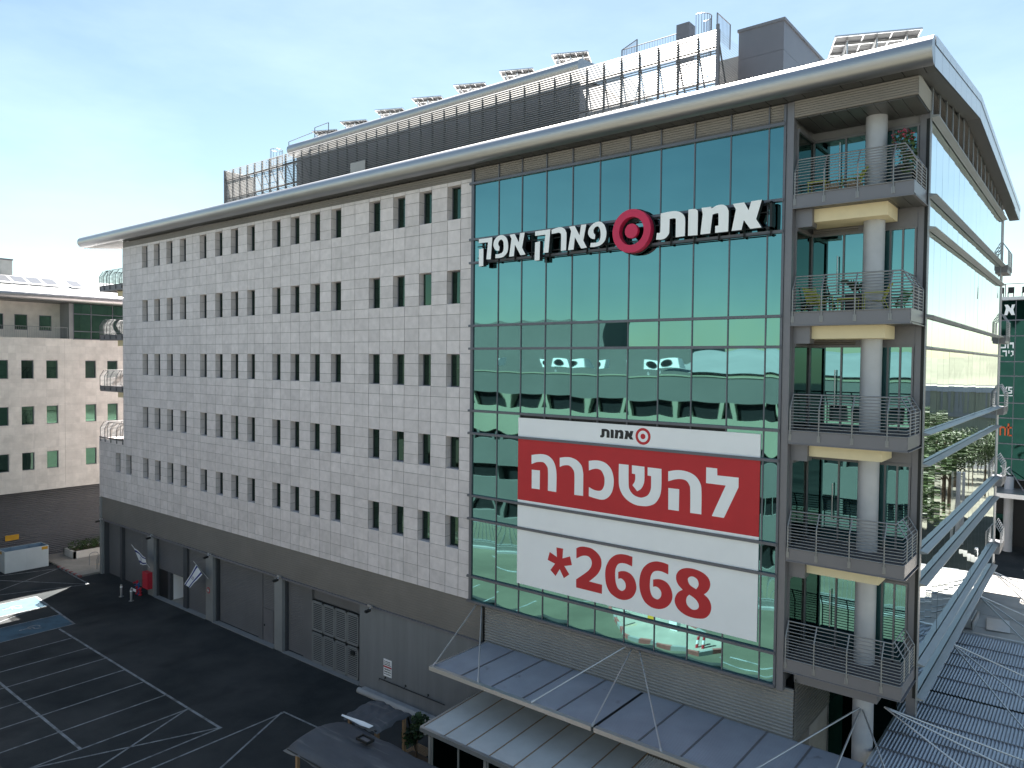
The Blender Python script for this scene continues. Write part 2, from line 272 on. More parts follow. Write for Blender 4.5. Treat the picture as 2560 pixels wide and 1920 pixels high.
DIG=[[[[[4.915,9.473],[5.253,9.471],[5.224,9.06],[5.601,9.212],[5.701,8.868],[5.32,8.761],[5.577,8.459],[5.309,8.251],[5.091,8.59],[4.885,8.262],[4.617,8.468],[4.854,8.773],[4.469,8.87],[4.569,9.222],[4.944,9.069]]],[]],[[[[5.912,9.606],[6.101,9.694,1],[6.323,9.73,1],[6.631,9.716,1],[6.893,9.593,1],[7.068,9.419,1],[7.12,9.207,1],[7.075,8.959,1],[6.907,8.687,1],[6.546,8.354],[7.159,8.338],[7.158,7.974],[5.924,7.986],[5.919,8.321],[6.295,8.609,1],[6.534,8.822,1],[6.652,9.03,1],[6.649,9.216,1],[6.527,9.353,1],[6.35,9.373,1],[6.151,9.316,1],[5.918,9.181]]],[]],[[[[8.513,9.698],[8.233,9.73,1],[7.947,9.708,1],[7.699,9.602,1],[7.472,9.38,1],[7.329,9.079,1],[7.296,8.742,1],[7.35,8.403,1],[7.513,8.124,1],[7.766,7.975,1],[8.016,7.927,1],[8.262,7.961,1],[8.503,8.093,1],[8.66,8.322,1],[8.706,8.564,1],[8.632,8.817,1],[8.468,9.0,1],[8.244,9.075,1],[8.039,9.055,1],[7.892,8.992],[7.896,8.72],[8.023,8.763,1],[8.148,8.705,1],[8.231,8.577,1],[8.224,8.413,1],[8.133,8.305,1],[8.031,8.275,1],[7.885,8.345,1],[7.789,8.545,1],[7.753,8.829,1],[7.77,9.087,1],[7.871,9.287,1],[8.034,9.371,1],[8.259,9.375,1],[8.507,9.321]]],[]],[[[[10.042,9.67],[9.79,9.71,1],[9.499,9.695,1],[9.206,9.567,1],[8.982,9.337,1],[8.863,9.044,1],[8.829,8.704,1],[8.892,8.366,1],[9.055,8.082,1],[9.303,7.93,1],[9.547,7.896,1],[9.786,7.94,1],[10.005,8.066,1],[10.17,8.272,1],[10.229,8.516,1],[10.161,8.78,1],[10.007,8.967,1],[9.802,9.043,1],[9.596,9.039,1],[9.416,8.984],[9.421,8.71],[9.55,8.744,1],[9.688,8.685,1],[9.767,8.561,1],[9.753,8.402,1],[9.661,8.289,1],[9.558,8.264,1],[9.401,8.329,1],[9.311,8.499,1],[9.281,8.73,1],[9.31,9.082,1],[9.42,9.276,1],[9.574,9.348,1],[9.779,9.358,1],[10.043,9.299]]],[]],[[[[10.633,8.842],[10.457,8.993,1],[10.371,9.161,1],[10.376,9.362,1],[10.497,9.545,1],[10.692,9.653,1],[10.919,9.695,1],[11.208,9.677,1],[11.464,9.597,1],[11.639,9.451,1],[11.705,9.27,1],[11.677,9.1,1],[11.586,8.947,1],[11.469,8.841],[11.637,8.718,1],[11.733,8.56,1],[11.756,8.371,1],[11.694,8.163,1],[11.54,7.993,1],[11.336,7.917,1],[11.048,7.89,1],[10.739,7.934,1],[10.473,8.075,1],[10.337,8.277,1],[10.333,8.476,1],[10.446,8.699,1]]],[[[10.838,9.221,1],[10.845,9.313,1],[10.94,9.392,1],[11.069,9.402,1],[11.199,9.336,1],[11.257,9.212,1],[11.243,9.088,1],[11.165,8.964],[10.995,9.032,1],[10.897,9.096,1]],[[10.901,8.713],[11.067,8.644,1],[11.197,8.551,1],[11.279,8.417,1],[11.257,8.277,1],[11.123,8.195,1],[10.978,8.201,1],[10.83,8.306,1],[10.779,8.447,1],[10.808,8.606,1]]]]]

# ------------------------------------------------------------------ setting: ground, pavement, markings
def struct(name, mb, mats): return tag(mb.build(name, mats), kind='structure')
g = MB(); g.quad((-700, -700, 0), (900, -700, 0), (900, 1200, 0), (-700, 1200, 0)); struct('ground', g, m_asph)
g = MB(); g.quad((-110, -62, .003), (70, -62, .003), (70, -15.2, .003), (-110, -15.2, .003)); struct('forecourt', g, m_fore)  # laid paler than the asphalt for bounce light; also mirrored in the glass
g = MB(); g.quad((23, -62, .006), (90, -62, .006), (90, -8, .006), (23, -8, .006)); struct('added_bounce_ground', g, m_bounce)  # unseen sheet added beside the camera to bounce sunlight onto the facade
h = MB(); hp = []
for i in range(61):
    y = -600+i*30; hp.append((y, 20+14*math.sin(i*.35)+6*math.sin(i*1.1)))
for i in range(60):
    a, b = hp[i], hp[i+1]
    h.quad((a[0]+300, 800, 0), (b[0]+300, 800, 0), (b[0]+300, 900, b[1]+22), (a[0]+300, 900, a[1]+22)); h.quad((a[0]+300, 900, a[1]+22), (b[0]+300, 900, b[1]+22), (b[0]+300, 1100, 0), (a[0]+300, 1100, 0))
struct('hills', h, m_hill)
p = MB(); p.box(-48.3, -39.75, -1.35, 40, 0, .13); struct('pavement', p, m_pave)
def line(mb, a, b, wd=.11, z=.004):
    a = Vector((a[0], a[1], z)); b = Vector((b[0], b[1], z)); n = (b-a).normalized().cross(Vector((0, 0, 1)))*wd/2
    mb.quad(a-n, b-n, b+n, a+n)
pl = MB()
for a, b in [((-28.75, -6.87), (-9.15, -7.08)), ((-36.98, -5.42), (-28.95, -5.9)), ((-40, -11.9), (-12.1, -11.98))]: line(pl, a, b, .13)
for x, y0, y1 in [(-26.45, -7.0, -17), (-24.05, -7.0, -17), (-21.65, -7.0, -17), (-19.2, -7.0, -17), (-16.85, -7.1, -17), (-14.45, -7.1, -17), (-12.1, -7.05, -17), (-9.15, -7.0, -17), (-8.2, -4.3, -15)]: line(pl, (x, y0), (x+.05, y1), .1, .008)
for a, b in [((-12.0, -13.9), (-9.2, -7.1)), ((-9.7, -12.6), (-12.1, -7.15)), ((-8.3, -4.35), (-5.3, -10.2)), ((-8.3, -4.28), (-4.2, -4.1)), ((-37.23, -1.75), (-44, -1.5)),
             ((-37.23, -1.75), (-43.6, -5.9)), ((-37.23, -1.75), (-39.6, -7.6)), ((-43.6, -1.6), (-39.7, -8.0)), ((-43.6, -1.6), (-45.6, -8)), ((-34, -6.7), (-31.7, -11.5)), ((5.2, -15.9), (9.4, -15.3)), ((6.0, -16.6), (10.5, -16.0)), ((9.4, -15.3), (13, -17.5)), ((-20, -24.5), (-9, -18.8)), ((-9, -18.8), (-4, -20.4))]: line(pl, a, b, .1, .012)
for a, b in [((-36.98, -5.42), (-36.9, -12)), ((-34.1, -5.6), (-34.0, -12)), ((-31.6, -5.75), (-31.65, -12)), ((-28.95, -5.9), (-28.85, -12))]: line(pl, a, b, .1, .016)
struct('parking_lines', pl, m_line)
bb = MB(); bb.quad((-36.9, -5.5, .002), (-36.9, -11.9, .002), (-34.1, -11.9, .002), (-34.1, -5.6, .002)); bb.quad((-31.6, -5.8, .002), (-31.6, -11.9, .002), (-28.95, -11.9, .002), (-28.95, -5.95, .002))
struct('blue_bays', bb, m_blue)
def wheelchair(mb, cx, cy, s):     # symbol with its top towards -y... head, body, seat, wheel as flat paint
    pr = lambda a, b, d: (cx+b*s, cy-a*s, d)
    mb.prism([circle(.62, 0.02, .1, 14)], pr, .013, .011)
    mb.prism([[(-.1, -.06), (.5, -.06), (.5, .06), (.2, .06), (.2, .34), (.1, .34), (.1, .06), (0, .06), (0, .42), (-.36, .58), (-.4, .48), (-.1, .34)]], pr, .013, .011)
    ring = [(-.12+.36*math.cos(t), .02+.36*math.sin(t)) for t in [R(150+i*12) for i in range(20)]]+[(-.12+.27*math.cos(t), .02+.27*math.sin(t)) for t in [R(378-i*12) for i in range(20)]]
    mb.prism([ring], pr, .013, .011)
wc = MB(); wheelchair(wc, -35.5, -7.3, 1.0); wheelchair(wc, -30.3, -7.9, 1.0); struct('bay_symbols', wc, m_line)
kb = MB()
for i in range(11):
    x = -44+i*.4; kb.box(x+.004, x+.396, -1.55, -1.352, 0, .14, mi=i % 2)
struct('kerb', kb, [m_redk, m_pill])

# ------------------------------------------------------------------ main office building
B = thing('office_building', 'large grey stone clad office building with a green glass corner, balconies and silver eave', 'office building', (-10, 12, 0))
XW = [(-32.174, -31.345), (-30.357, -29.52), (-28.532, -27.69), (-26.666, -25.841), (-24.019, -23.193), (-22.101, -21.246), (-20.242, -19.428), (-18.407, -17.586),
      (-15.746, -14.926), (-13.927, -13.094), (-12.055, -11.202), (-10.206, -9.373), (-7.1, -6.252), (-5.266, -4.424), (-3.41, -2.58), (-1.541, -.701)]
XE = [(-36.713, -35.89), (-34.911, -34.037)]
ZT = [25.36, 21.453, 17.562, 13.70, 9.96]; ZB = [23.773, 19.875, 15.997, 12.155, 8.446]
xs = [-39.65, -38.9, -38.2, -37.45]+[v for q in XE for v in q]+[-35.345, -33.135]+[v for q in XW for v in q]+[0]
for i in (3, 7, 11): xs.append((XW[i][1]+XW[i+1][0])/2)
xs = sorted(xs)
zs = [25.526]
for i in range(5):
    hgt = ZT[i]-ZB[i]; zs += [ZT[i], ZT[i]-hgt*.305, ZT[i]-hgt*.695, ZB[i]]
    nx = ZT[i+1] if i < 4 else 6.232; fr = (.209, .263, .264, .264) if i < 4 else (.282, .282, .282, .154)
    z = ZB[i]
    for q in fr[:-1]: z -= (ZB[i]-nx)*q; zs.append(z)
zs.append(6.232)
holes = [(a, b, ZB[i], ZT[i]) for i in range(5) for a, b in XW]+[(a, b, ZB[4], ZT[4]) for a, b in XE]
tl = MB(); gp = .009
for i in range(len(xs)-1):
    x0, x1 = xs[i], xs[i+1]
    for j in range(len(zs)-1):
        z1, z0 = zs[j], zs[j+1]; xm, zm = (x0+x1)/2, (z0+z1)/2
        if xm < -35.345 and z0 >= 10.88: continue
        if xm < -35.345: z1 = min(z1, 10.88)
        if xm > -35.345 and x0 in (XE[1][0], XE[1][1], -35.345) and zm > 10.88 and False: continue
        if any(a-.01 < xm < b+.01 and c-.01 < zm < d+.01 for a, b, c, d in holes): continue
        gx = .015
        tl.add([(x0+gx, 0, z0+gp), (x1-gx, 0, z0+gp), (x1-gx, 0, z1-gp), (x0+gx, 0, z1-gp), (x0+gx, .03, z0+gp), (x1-gx, .03, z0+gp), (x1-gx, .03, z1-gp), (x0+gx, .03, z1-gp)],
               [(0, 1, 2, 3), (0, 4, 5, 1), (1, 5, 6, 2), (2, 6, 7, 3), (3, 7, 4, 0)], tint=random.random())
for x, z0, z1 in ((-39.65, 6.232, 10.88), (-35.345, 10.88, 25.526)):     # end faces of the cladding
    y = 0
    while y < 25: tl.quad((x, y+1.2, z0), (x, y+.01, z0), (x, y+.01, z1), (x, y+1.2, z1), tint=random.random()); y += 1.21
tl.box(-39.65, -35.345, 0.001, 25, 10.75, 10.879)
tl.build('stone_cladding', m_stone, B)
# backing of the joints with the same openings, and the reveals
bk = MB(); zz = sorted({6.24, 25.5, 10.87}|{v for q in holes for v in q[2:]}); xx = sorted({-39.64, -35.34, 0}|{v for q in holes for v in q[:2]})
for i in range(len(xx)-1):
    for j in range(len(zz)-1):
        xm, zm = (xx[i]+xx[i+1])/2, (zz[j]+zz[j+1])/2
        if xm < -35.34 and zm > 10.87: continue
        if any(a < xm < b and c < zm < d for a, b, c, d in holes): continue
        bk.quad((xx[i], .026, zz[j]), (xx[i+1], .026, zz[j]), (xx[i+1], .026, zz[j+1]), (xx[i], .026, zz[j+1]))
bk.build('cladding_joint', m_joint, B)
D = .33
for k, (a, b, z0, z1) in enumerate(holes):
    wv = MB(); h3 = (z1-z0)/3.2
    for s, x in ((1, a), (-1, b)):
        for q0, q1 in ((z0, z0+h3), (z0+h3, z0+2.2*h3), (z0+2.2*h3, z1)):
            wv.quad((x+s*.012, .004, q0+.008), (x+s*.012, D, q0+.008), (x+s*.012, D, q1-.008), (x+s*.012, .004, q1-.008), tint=random.random())
        wv.quad((x, .006, z0), (x, D, z0), (x, D, z1), (x, .006, z1), mi=2)
    wv.box(a, b, .004, D, z0-.03, z0+.012); wv.box(a, b, .004, D, z1-.012, z1+.03)
    for bx in ((a, a+.055, z0, z1), (b-.055, b, z0, z1), (a+.055, b-.055, z0, z0+.055), (a+.055, b-.055, z1-.055, z1)): wv.box(bx[0], bx[1], D-.03, D+.05, bx[2], bx[3], mi=1)
    wo = wv.build('window', [m_stone, m_frame, m_joint], B)
    pn = MB(); c = Vector(((a+b)/2, D+.015, (z0+z1)/2)); tx, tz = random.uniform(-.008, .008), random.uniform(-.006, .006)
    if k in (21+9, 54, 61): tx = .16
    pn.add([(a+.05, c.y+(a-c.x)*tx+(z0-c.z)*tz, z0+.05), (b-.05, c.y+(b-c.x)*tx+(z0-c.z)*tz, z0+.05), (b-.05, c.y+(b-c.x)*tx+(z1-c.z)*tz, z1-.05), (a+.05, c.y+(a-c.x)*tx+(z1-c.z)*tz, z1-.05)], [(0, 1, 2, 3)])
    pn.build('pane', m_glass_d, wo)
core = MB(); core.box(-35.3, 14.2, .42, 25, 6.2, 25.9); core.box(14.2, 17.95, 2.2, 25, 6.1, 25.9); core.box(-39.6, -35.3, .42, 25, 6.2, 10.74); core.box(-39.6, 14.6, 2.2, 25, 0, 6.2); core.box(14.6, 17.0, 4.5, 25, 0, 6.1)
core.build('building_core', m_conc, B)

# curtain wall
ZG = [25.251, 22.729, 21.676, 18.831, 17.794, 14.965, 13.937, 11.074, 10.006, 7.347, 6.207]
XG = [.147, 1.59, 2.89, 4.191, 5.51, 6.811, 8.158, 9.474, 10.824, 12.179, 13.518, 14.019]
cw = MB()
for x in XG[1:-1]: cw.box(x-.022, x+.022, -.02, .06, 6.2, 25.25)
cw.box(.0, .147, -.05, .06, 6.15, 25.9); cw.box(14.019, 14.1, -.05, .06, 6.15, 25.9)
for i, z in enumerate(ZG):
    cw.box(-.09, 14.07, -.10, .055, z-.05, z+.05)
for x in XG[1:-1]: cw.box(x-.02, x+.02, -.03, .02, 25.3, 25.93)
cwo = cw.build('curtain_wall', m_frame, B)
def pane(x0, x1, z0, z1, y, amp, axis='y', n=8):
    mb = MB(); vs = []; tx, tz = random.gauss(0, .0016), random.gauss(0, .0012); k = random.uniform(.7, 1.3); e = random.uniform(-.3, .3)
    for j in range(n+1):
        for i in range(n+1):
            u, v = 2*i/n-1, 2*j/n-1
            d = amp*k*(1-u*u*.9)*(1-v*v*.75)+amp*e*(u*v+.4*math.sin(2.4*v+e*9))+tx*u*(x1-x0)/2+tz*v*(z1-z0)/2
            a, c = x0+(x1-x0)*i/n, z0+(z1-z0)*j/n
            vs.append((a, y+d, c) if axis == 'y' else (y-d, a, c))
    mb.add(vs, [(j*(n+1)+i, j*(n+1)+i+1, (j+1)*(n+1)+i+1, (j+1)*(n+1)+i) for j in range(n) for i in range(n)], sm=True)
    return mb
for r in range(10):
    z1, z0 = ZG[r], ZG[r+1]
    for c in range(11):
        if 5 <= r <= 7 and 2 <= c <= 8: continue        # behind the banner
        sp = r % 2 == 1
        pane(XG[c]-.01, XG[c+1]+.01, z0, z1, .012, .0026 if sp else .0042).build('spandrel_pane' if sp else 'pane', m_glass, cwo)
cwb = MB(); cwb.box(0, 14.1, .07, .3, 6.2, 25.9); cwb.build('curtain_wall_backing', m_black, cwo)

# eave louvre band and soffit
lv = MB(); lv.corr((-35.3, .035, 25.53), (35.3, 0, 0), (0, 0, .40), (0, -1, 0), .09, .03, 'saw'); lv.corr((.15, .04, 25.31), (13.9, 0, 0), (0, 0, .63), (0, -1, 0), .09, .03, 'saw')
lv.build('eave_louvre', m_louv, B)
lb = MB(); lb.corr((14.35, .01, 25.4), (3.66, 0, 0), (0, 0, .55), (0, -1, 0), .08, .03, 'saw'); lb.corr((18.0, .0, 25.4), (0, 2.1, 0), (0, 0, .62), (1, 0, 0), .08, .03, 'saw')
lb.box(14.35, 17.99, .02, .08, 25.4, 25.95); lb.build('corner_louvre', m_louv, B)
# balcony ceiling at the top
so = MB()
x = 14.35
while x < 17.97:
    so.box(x+.008, min(x+.4, 17.98)-.008, .09, 2.04, 25.36, 25.40); x += .4
so.box(14.35, 17.98, .09, 2.04, 25.41, 25.5, mi=1); so.build('balcony_ceiling', [m_soff, m_black], B)

# roof: eave tube, sheet, soffit, gable fascia
RX0, RX1 = -40.9, 18.52
prof = [(-.60, 25.93)]
for i in range(13):
    t = R(-80+i*13.5); prof.append((-.62-.42*math.cos(t), 26.35+.42*math.sin(t)))
prof += [(-.5, 26.80)]
et = MB(); seg = 2.9; x = RX0
et.sweep(prof, PYZ, RX0, RX1, sm=True)
et.add([(RX0, a, b) for a, b in prof], [tuple(range(len(prof)-1, -1, -1))])
et.add([(RX1, a, b) for a, b in prof], [tuple(range(len(prof)))])
et.build('eave_tube', m_tube, B)
rf = MB(); top = [(-.5, 26.79), (9.3, 27.86), (27.1, 26.45)]; bot = [(-.35, 26.0), (9.1, 26.98), (26.9, 25.72)]
rf.sweep(top[::-1], PYZ, RX0+.02, RX1-.01); rf.build('roof', m_roof, B)
for X, s in ((RX1, 1), (RX0, -1)):
    fa = MB()
    for (ya, za, yb, zb, n) in ((-.55, 26.79, 9.3, 27.86, 8), (9.3, 27.86, 27.1, 26.45, 14)):
        def bz(y): return 25.92+(y+.55)*(26.98-25.92)/9.85 if y <= 9.3 else 26.98+(y-9.3)*(25.72-26.98)/17.8
        for i in range(n):
            p0, p1 = ya+(yb-ya)*i/n, ya+(yb-ya)*(i+1)/n; q0, q1 = za+(zb-za)*i/n, za+(zb-za)*(i+1)/n
            mid0, mid1 = q0-.26, q1-.26
            fa.add([(X, p0+.008, bz(p0)), (X, p1-.008, bz(p1)), (X, p1-.008, mid1-.012), (X, p0+.008, mid0-.012)], [(0, 1, 2, 3)])
            fa.add([(X+s*.02, p0+.008, mid0), (X+s*.02, p1-.008, mid1), (X+s*.02, p1-.008, q1+.02), (X+s*.02, p0+.008, q0+.02)], [(0, 1, 2, 3)])
        fa.quad((X-s*.01, ya, bz(ya)), (X-s*.01, yb, bz(yb)), (X-s*.01, yb, zb), (X-s*.01, ya, za), mi=1)
    fa.build('gable_fascia', [m_alu, m_frame], B)
sf = MB()
x = RX0+.05
while x < RX1-.02:
    x2 = min(x+.585, RX1-.02); sf.box(x+.012, x2-.012, -.62, .03, 25.95, 25.97, mi=0 if x > -35.3 else 2); x = x2
sf.box(RX0+.05, RX1-.02, -.6, .03, 25.975, 26.0, mi=1)
for X0, X1, mi in ((18.02, RX1-.02, 0), (RX0+.03, -35.4, 2)):
    sf.add([(X0, .03, 25.96), (X1, .03, 25.96), (X1, 9.3, 26.98), (X0, 9.3, 26.98), (X1, 26.9, 25.72), (X0, 26.9, 25.72)], [(0, 3, 2, 1), (3, 5, 4, 2)], mi=mi)
sf.build('soffit', [m_soff, m_black, m_soffw], B)

# corner: column fin, recess glazing, balconies
cf = MB(); cf.box(14.11, 14.345, -.005, .33, 6.1, 25.93); cf.build('corner_fin', m_panel, B)
ce = MB(); ce.box(17.71, 18.02, 2.05, 2.3, 5.6, 25.4); ce.build('corner_post', m_panel, B)
col = MB(); col.tube([(16.55, 1.42, 0), (16.55, 1.42, 6.5), (16.55, 1.42, 14), (16.55, 1.42, 25.36)], .325, 28); col.build('round_column', m_colm, B)
FL = [22.82, 18.93, 14.98, 11.02, 7.25]
def railing(mb, x0, x1, y1, zf, side=1):
    """canted balcony rail along the front (y=0) and one end"""
    def pt(h): return (0.0, h) if h < .75 else ((h-.75)*.62, h)
    n = 13; hs = [.02+i*1.2/(n-1) for i in range(n)]
    for i, h_ in enumerate(hs):
        o, hh = pt(h_); rr = .026 if i == n-1 else .0165
        e = x1-o if side > 0 else x0+o; s = x0 if side > 0 else x1
        mb.tube([(s, -.05+o, zf+hh), (e, -.05+o, zf+hh), (e, y1, zf+hh)], rr, 5, sm=True)
    L = x1-x0; px = [x0+.02+L*q for q in (0, .262, .55, .84)] if side > 0 else [x1-.02-L*q for q in (0, .26, .52, .78, .985)]
    for x in px:
        pts = [(x, -.05, zf-.3), (x, -.05, zf+.75), (x, .235, zf+1.22)]
        for a, b in zip(pts, pts[1:]): mb.tube([a, b], .022, 4)
        mb.box(x-.05, x+.05, -.035, -.012, zf-.32, zf-.12)
    e = x1 if side > 0 else x0; s = side
    for y in ([.45, 1.25, 2.0] if y1 < 3 else [.5, 1.5, 2.5, 3.4]):
        pts = [(e, y, zf-.3), (e, y, zf+.75), (e-s*.285, y, zf+1.22)]
        for a, b in zip(pts, pts[1:]): mb.tube([a, b], .022, 4)
        mb.box(min(e, e-s*.12), max(e, e-s*.12), y-.06, y+.06, zf-.36, zf-.16)
for i, zf in enumerate(FL):
    sb = MB(); sb.box(14.36, 17.93, .02, 2.05, zf-.4, zf-.02); sb.build
    bo = sb.build('balcony', m_metal, B)
    dk = MB(); y = .03
    while y < 2.04: dk.box(14.37, 17.92, y, min(y+.135, 2.045), zf-.02, zf+.006); y += .145
    dk.build('deck', m_deck, bo)
    fs = MB(); fs.box(14.36, 17.95, -.012, .015, zf-.42, zf+.03); fs.box(14.36, 17.97, -.05, .02, zf-.445, zf-.42); fs.box(17.93, 17.96, .016, 2.05, zf-.36, zf+.03)
    fs.box(17.9, 18.0, .02, 2.05, zf-.445, zf-.42); fs.build('balcony_fascia', m_panel, bo)
    rl = MB(); railing(rl, 14.40, 17.93, 2.03, zf); rl.build('railing', m_rail, bo)
    if i < 4:
        so = MB(); x = 14.4
        while x < 17.9: so.box(x+.008, min(x+.4, 17.9)-.008, .05, 2.0, zf-.43, zf-.402); x += .4
        so.build('balcony_soffit', m_soff, bo)
        bm = MB(); bm.box(14.58, 17.13, .5, 1.95, zf-.86, zf-.432); bm.build('cream_beam', m_cream, B)
    else:
        bm = MB(); bm.box(14.6, 17.2, .35, 1.95, 6.38, 6.84); bm.build('grey_beam', m_panel, B)
    # back wall of the recess: door, panes, spandrel
    zt = (FL[i-1]-.85 if i else 25.0)-.25 if i else 24.95
    zt = FL[i-1]-1.12 if i else 25.0
    rc = MB(); y = 2.05
    for x in (14.37, 15.43, 16.9, 17.27, 17.64): rc.box(x, x+.055, y-.06, y+.05, zf, zt)
    rc.box(14.36, 17.71, y-.07, y+.05, zt, zt+.09); rc.box(14.36, 17.71, y-.06, y+.05, zf, zf+.06)
    rc.box(14.35, 14.43, .33, 2.0, zt, zt+.1); rc.box(14.345, 14.40, .33, .37, zf, zt)
    if i: rc.box(15.9, 17.71, y-.03, y+.05, zt+.09, FL[i-1]-.42, mi=1); rc.corr((14.42, y-.01, zt+.1), (1.5, 0, 0), (0, 0, FL[i-1]-.5-zt), (0, -1, 0), .09, .03, 'saw', mi=2); rc.box(14.35, 14.9, .3, .8, zt+.1, FL[i-1]-.42, mi=1)
    ro = rc.build('recess_frame', [m_metal, m_panel, m_louv], B)
    for a, b in ((14.42, 15.43), (15.48, 16.9), (16.95, 17.27), (17.32, 17.64)): pane(a, b, zf+.06, zt, y, .002).build('pane', m_glass, ro)
    pane(.33, 2.0, zf+.05, zt, 14.36, .0015, 'x').build('side_pane', m_glass_d, ro)
    dh = MB(); dh.tube([(15.28, 1.93, zf+.75), (15.28, 1.93, zf+2.05)], .022, 6); dh.box(15.27, 15.29, 1.93, 2.0, zf+.85, zf+.88); dh.box(15.27, 15.29, 1.93, 2.0, zf+1.92, zf+1.95); dh.build('door_handle', m_alu, ro)
# left end balconies
for i, zf in enumerate((22.84, 19.02, 15.04, 10.97)):
    sb = MB()
    if i < 3: sb.box(-39.35, -35.36, .02, 3.6, zf-.40, zf-.02); sb.box(-39.37, -35.36, -.012, .018, zf-.42, zf+.03)
    else: sb.box(-39.6, -35.36, -.01, .02, zf-.08, zf+.06)
    bo = sb.build('balcony', m_metal, B)
    rl = MB(); railing(rl, -39.33, -35.4, 3.5, zf, -1); rl.build('railing', m_metald, bo)
    if i < 3: bm = MB(); bm.box(-37.4, -35.36, .5, 3.0, zf-.86, zf-.425); bm.build('cream_beam', m_cream, B)
le = MB(); le.box(-35.44, -35.35, .04, .5, 22.9, 25.0); le.box(-35.44, -35.35, .04, .5, 11, 22.4); le.build('end_jamb', m_metal, B)

# right face
GY0, GY1 = 2.3, 23.3
for r in range(10):
    z1, z0 = ZG[r], ZG[r+1]; mb = MB(); n = 17
    for c in range(n):
        a, b = GY0-.25+(GY1-GY0+.25)*c/n, GY0-.25+(GY1-GY0+.25)*(c+1)/n
        q = pane(a+.008, b-.008, z0, z1, 18.0, .0014, 'x', 6); mb.add(q.v, q.f, sm=True)
    mb.build('glass_band', m_glass_r, B)
for z in ZG[:1]+ZG[1:]:
    fn = MB(); fn.add([(18.02, 2.03, z+.06), (18.25, 2.03, z+.012), (18.25, 2.03, z-.012), (18.02, 2.03, z-.06), (18.02, GY1+.12, z+.06), (18.25, GY1+.12, z+.012), (18.25, GY1+.12, z-.012), (18.02, GY1+.12, z-.06)],
                      [(0, 3, 2, 1), (4, 5, 6, 7), (0, 1, 5, 4), (1, 2, 6, 5), (2, 3, 7, 6)])
    fn.build('sun_fin', m_fin, B)
rm = MB()
for c in range(18):
    y = GY0-.25+(GY1-GY0+.25)*c/17; rm.box(17.9, 17.998, y-.01, y+.01, 6.2, 25.2, mi=1)
rm.box(17.95, 18.02, GY1, GY1+.06, 6.1, 25.3); rm.box(18.0, 18.03, 2.02, 2.05, 5.6, 25.4); rm.build('side_mullions', [m_fin, m_black], B)
gl = MB()
def sz(y): return 25.96+(y-.03)*(26.98-25.96)/9.27 if y < 9.3 else 26.98+(y-9.3)*(25.72-26.98)/17.6
for c in range(16):
    a, b = 2.1+1.33*c, 2.1+1.33*(c+1)
    gl.box(18.0, 18.06, a-.03, a+.03, 25.3, sz(a)-.01, mi=1)
    k = 0
    while 25.33+k*.085 < sz((a+b)/2)-.1:
        z = 25.33+k*.085; gl.add([(18.045, a+.03, z), (18.045, b-.03, z), (18.0, b-.03, z+.075), (18.0, a+.03, z+.075), (18.0, a+.03, z+.01), (18.0, b-.03, z+.01)], [(0, 1, 2, 3), (0, 4, 5, 1)]); k += 1
gl.quad((17.98, 2.1, 25.3), (17.98, GY1, 25.3), (17.98, GY1, 26.1), (17.98, 2.1, 26.1), mi=2)
gl.build('gable_louvre', [m_louv, m_fin, m_black], B)
# balconies at the far end of the right face
for zf in (22.82, 18.93, 14.98, 11.02, 7.25):
    mb = MB(); mb.box(16.6, 18.0, 23.5, 25.5, zf-.4, zf-.02); mb.box(17.9, 18.3, 23.45, 25.5, zf-.44, zf-.03)
    bo = mb.build('balcony', m_metal, B)
    rl = MB()
    for k in range(13):
        hh = .02+k*.1; o = 0 if hh < .75 else (hh-.75)*.6
        rl.tube([(18.32-o, 23.5, zf+hh), (18.32-o, 25.5, zf+hh)], .0125, 4)
    for y in (23.55, 24.2, 24.9, 25.45): rl.tube([(18.32, y, zf-.3), (18.32, y, zf+.75), (18.05, y, zf+1.2)], .022, 4)
    rl.build('railing', m_rail, bo)

# ground floor: upper louvre band, ledge, pillars, shutters
ub = MB(); ub.corr((-39.6, .06, 4.44), (40.3, 0, 0), (0, 0, 1.79), (0, -1, 0), .128, .009, 'saw'); ub.box(-39.6, .7, .065, .2, 4.4, 6.23); ub.build('louvre_band', m_louv, B)
ld = MB(); ld.box(-39.2, -7.8, -.03, .3, 4.33, 4.44); ld.box(-7.79, .7, -.05, .1, 4.36, 4.44); ld.build('ledge', m_panel, B)
for a, b, d in ((-39.7, -39.36, .6), (-31.56, -30.63, .36), (-23.38, -22.5, .36), (-15.54, -14.75, .3)):
    mb = MB(); mb.box(a, b, 0, d+.1, 0, 4.33 if a > -39 else 6.2); mb.box(b+.0, b+.12, .2, d+.1, 0, 4.33, mi=1); mb.build('pillar', [m_pill, m_metald], B)
def shutter(x0, x1, z0, z1, y, name='roller_shutter', mt=None):
    mb = MB(); mb.corr((x0, y, z0), (x1-x0, 0, 0), (0, 0, z1-z0), (0, -1, 0), .11, .012, 'sin'); mb.box(x0, x1, y-.01, y+.03, z0, z0+.07); return mb.build(name, mt or m_shut, B)
Y = .36
for f, mt in (((-39.36, -36.75, .55, .6, 0, 4.33), m_shut), ((-36.75, -36.4, .3, .6, 0, 4.33), m_metald), ((-16.1, -15.54, Y, Y+.05, 0, 4.33), m_shut), ((-26.75, -26.23, .2, .6, 0, 4.33), m_metald), ((-17.67, -17.25, .3, .5, 0, 4.33), m_shut), ((-13.1, -12.28, .3, .5, 0, 4.33), m_shut), ((-15.54, -7.75, .45, .5, 3.6, 4.33), m_shut)):
    mb = MB(); mb.box(*f); mb.build('infill_wall', mt, B)
